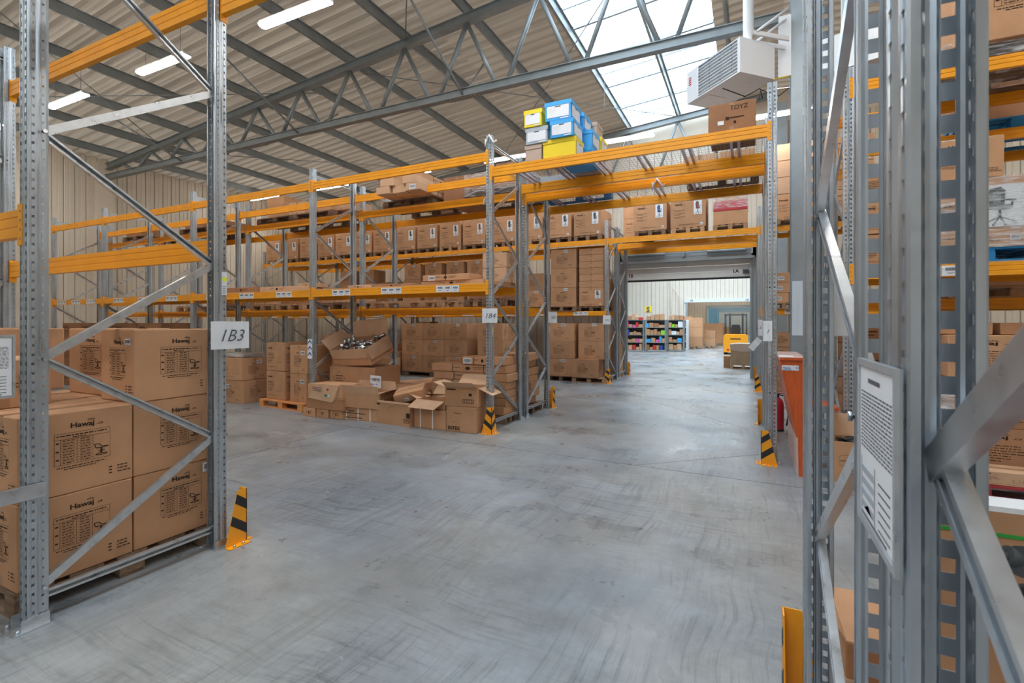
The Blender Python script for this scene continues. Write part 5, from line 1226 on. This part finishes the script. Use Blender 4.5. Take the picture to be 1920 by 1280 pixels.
# ------------------------------------------------------------------ hall beyond the door
def shelf_unit(x, y, w, d, h, n, m, label, rz=0):
    o = new('shelving_unit', None, None, (x,y,0), (0,0,rz)); tag(o, label, 'shelving')
    for sx_ in (-1,1):
        for sy_ in (-1,1): part('post', o, lambda b: b.box(sx_*w/2-.03,sx_*w/2+.03,sy_*d/2-.03,sy_*d/2+.03,0,h,m))
    part('gap_shade_sheet', o, lambda b: b.box(-w/2,w/2,d/2+.03,d/2+.04,.05,h,'dark'))  # dark sheet standing in for shade in the open-backed gaps
    for k in range(n): part('shelf', o, lambda b: b.box(-w/2+.02,w/2-.02,-d/2,d/2,.08+k*(h-.1)/(n-1)-.015,.08+k*(h-.1)/(n-1)+.015,m))
    return o
units = [(-6.15,29.6,1.15,.5,'frame','grey shelving unit nearest the door frame, beyond the door'),(-4.93,29.8,1.15,.5,'frame','grey shelving unit second from the left beyond the door'),(-3.9,30.6,.9,.5,'frame','narrow grey shelving unit right of the two wide ones'),(-3.9,32.2,.9,.5,'white','white shelving unit, front of two, beyond the door'),(-3.95,33.6,.9,.5,'white','white shelving unit, rear of two, beyond the door'),(-3.7,35.0,.9,.5,'frame','grey shelving unit at the far end of the shelves')]
cols_ = ['card','pink','paper','navy','cardd','green','dark','redink','cardl','white','card','bluebox']
r = random.Random(11); cnt = 0
for ui, (x,y,w,d,m,l) in enumerate(units):
    shelf_unit(x,y,w,d,1.86,5,m,l)
    for k in range(5):
        z = .08+k*1.76/4+.016; xx = x-w/2+.05; gi = 0
        while xx < x+w/2-.18:
            ww = r.uniform(.13,.30); hh_ = r.uniform(.14,.36); ww = min(ww, x+w/2-.05-xx)
            mm = cols_[r.randrange(len(cols_))] if r.random() < .42 else ('card' if r.random() < .6 else 'cardl')
            nm = {'card':'brown','cardd':'dark brown','cardl':'pale brown','pink':'pink','paper':'white','navy':'dark blue','green':'lime green','dark':'black','redink':'red','white':'white','bluebox':'blue'}[mm]
            c_ = carton(xx+ww/2, y-.02, z, ww-.01, .36, hh_, '%s goods, %s from the left on the %s shelf of the %s' % (nm, ORD[gi], ['lowest','second','middle','fourth','top'][k], ['left grey unit','second grey unit','narrow grey unit','front white unit','rear white unit','far grey unit'][ui]), group='mixed goods on shelf %d, unit %d beyond the door' % (k+1, ui+1), m=mm, tape=False, name='goods_box')
            xx += ww+.01; gi += 1
sg = new('hanging_sign', None, None, (-6.05,33.5,2.35)); tag(sg, 'black and yellow sign on the white wall above the shelving beyond the door', 'sign')
part('board', sg, lambda b: b.box(-.22,.22,0,.02,0,.45,'yelbox')); b = MB(); add_text(b,'S',0,.07,.45,'bar',.05,0,-.004); q(b,-.21,.21,.02,.05,'bar',-.004); new('print', b.mesh('p', False), sg); part('hanger', sg, lambda b: (b.tube((-.2,.01,.45),(-.2,.01,4.83),.006,'wire',4), b.tube((.2,.01,.45),(.2,.01,4.83),.006,'wire',4)))
for k, (x,y,nz,w,h,l) in enumerate(((-3.15,34.2,3,.95,.62,'by the shelving'),(-2.3,35.6,2,.6,.5,'just right of the tall one'),(-2.5,40.5,2,1.5,.75,'beyond the second door opening'),(-1.9,45,2,.8,.6,'farthest back'))):
    pallet(x,y,0,'pallet under the carton stack %s in the hall beyond' % l, m='wood', sx=w)
    for z in range(nz): carton(x,y,.146+z*(h+.005),w,.8,h,'%s carton of the stack %s in the hall beyond' % (LAY[z], l))
pallet(-.18, 20.05, 0, 'pallet with a grey brown bin right inside the door', rz=0, m='wood', sx=.72)
o = carton(-.18, 20.05, .146, .84, .8, .72, 'large grey brown cardboard bin on a pallet just beyond the door', m='kraft', tape=False)
part('liner', o, lambda b: b.prism([(-.43,.55),(-.30,.50),(0,.47),(.30,.50),(.43,.56),(.44,.74),(.2,.77),(-.2,.77),(-.44,.74)], 'y', -.415, .415, 'tanbox'))
carton(-.74, 20.3, 0, .22, .5, .22, 'small brown box left of the cardboard bin', tape=False); carton(-.74, 20.3, .225, .22, .5, .2, 'upper small brown box left of the cardboard bin', tape=False)
fk = new('forklift', None, None, (-.63,29.3,0)); tag(fk, 'small orange forklift seen from behind beyond the door', 'forklift')
part('counterweight', fk, lambda b: (b.prism([(-.58,.12),(.58,.12),(.60,.45),(.58,1.0),(.50,1.08),(-.50,1.08),(-.58,1.0),(-.60,.45)], 'y', -.9, -.35, 'fork')))
part('side_body', fk, lambda b: (b.box(-.58,-.30,-.35,.8,.15,.85,'fork'), b.box(.30,.58,-.35,.8,.15,.85,'fork'), b.box(-.30,.30,-.35,.8,.15,.45,'dark')))
part('tail_lamp', fk, lambda b: (b.box(-.42,-.30,-.905,-.89,.20,.30,'redink'), b.box(.30,.42,-.905,-.89,.20,.30,'redink'))); part('vent', fk, lambda b: b.box(-.25,.25,-.905,-.89,.80,.86,'black'))
for sx_ in (-.5,.5):
    part('wheel', fk, lambda b: b.tube((sx_-.08,-.5,.2),(sx_+.08,-.5,.2),.20,'black',18)); part('wheel', fk, lambda b: b.tube((sx_-.08,.65,.25),(sx_+.08,.65,.25),.25,'black',18))
part('seat', fk, lambda b: (b.prism([(-.22,.0),(.22,0),(.24,.25),(.18,.46),(-.18,.46),(-.24,.25)], 'y', -.30, -.2, 'black')), loc=(0,0,1.12)); part('seat', fk, lambda b: b.box(-.24,.24,-.25,.25,1.05,1.16,'black'))
for sx_ in (-.52,.52):
    part('guard_post', fk, lambda b: b.tube((sx_,-.55,1.0),(sx_,-.5,2.1),.035,'dark',8)); part('guard_post', fk, lambda b: b.tube((sx_,.6,.85),(sx_,.35,2.1),.035,'dark',8))
    part('mast_rail', fk, lambda b: b.box(sx_*.62-.05,sx_*.62+.05,.85,.97,.1,2.2,'dark'))
part('overhead_guard', fk, lambda b: (b.box(-.56,.56,-.56,-.50,2.08,2.14,'dark'), b.box(-.56,.56,.30,.36,2.08,2.14,'dark'), *[b.box(-.5+.2*k,-.46+.2*k,-.5,.3,2.09,2.13,'dark') for k in range(6)]))
part('steering_wheel', fk, lambda b: b.tube((0,.25,1.25),(0,.28,1.28),.16,'black',16))
for s_ in (-.2,.2): part('fork_tine', fk, lambda b: b.box(s_-.05,s_+.05,.97,2.0,.06,.10,'frame'))
shelf_unit(.75, 31.5, .9, .5, 1.86, 5, 'white', 'white shelving unit right of the forklift')
ladder = new('wall_pipe', None, None, (-5.1,37.3,0)); tag(ladder, 'white drain pipe on the white wall beyond the door', 'pipe'); part('pipe', ladder, lambda b: b.tube((.0,0,0),(0,0,7.0),.05,'wallw',10)); part('pipe', ladder, lambda b: b.path([(0,0,4.2),(.3,-.05,4.1),(.55,0,3.5),(.55,0,.4)],.03,'wallw',8))
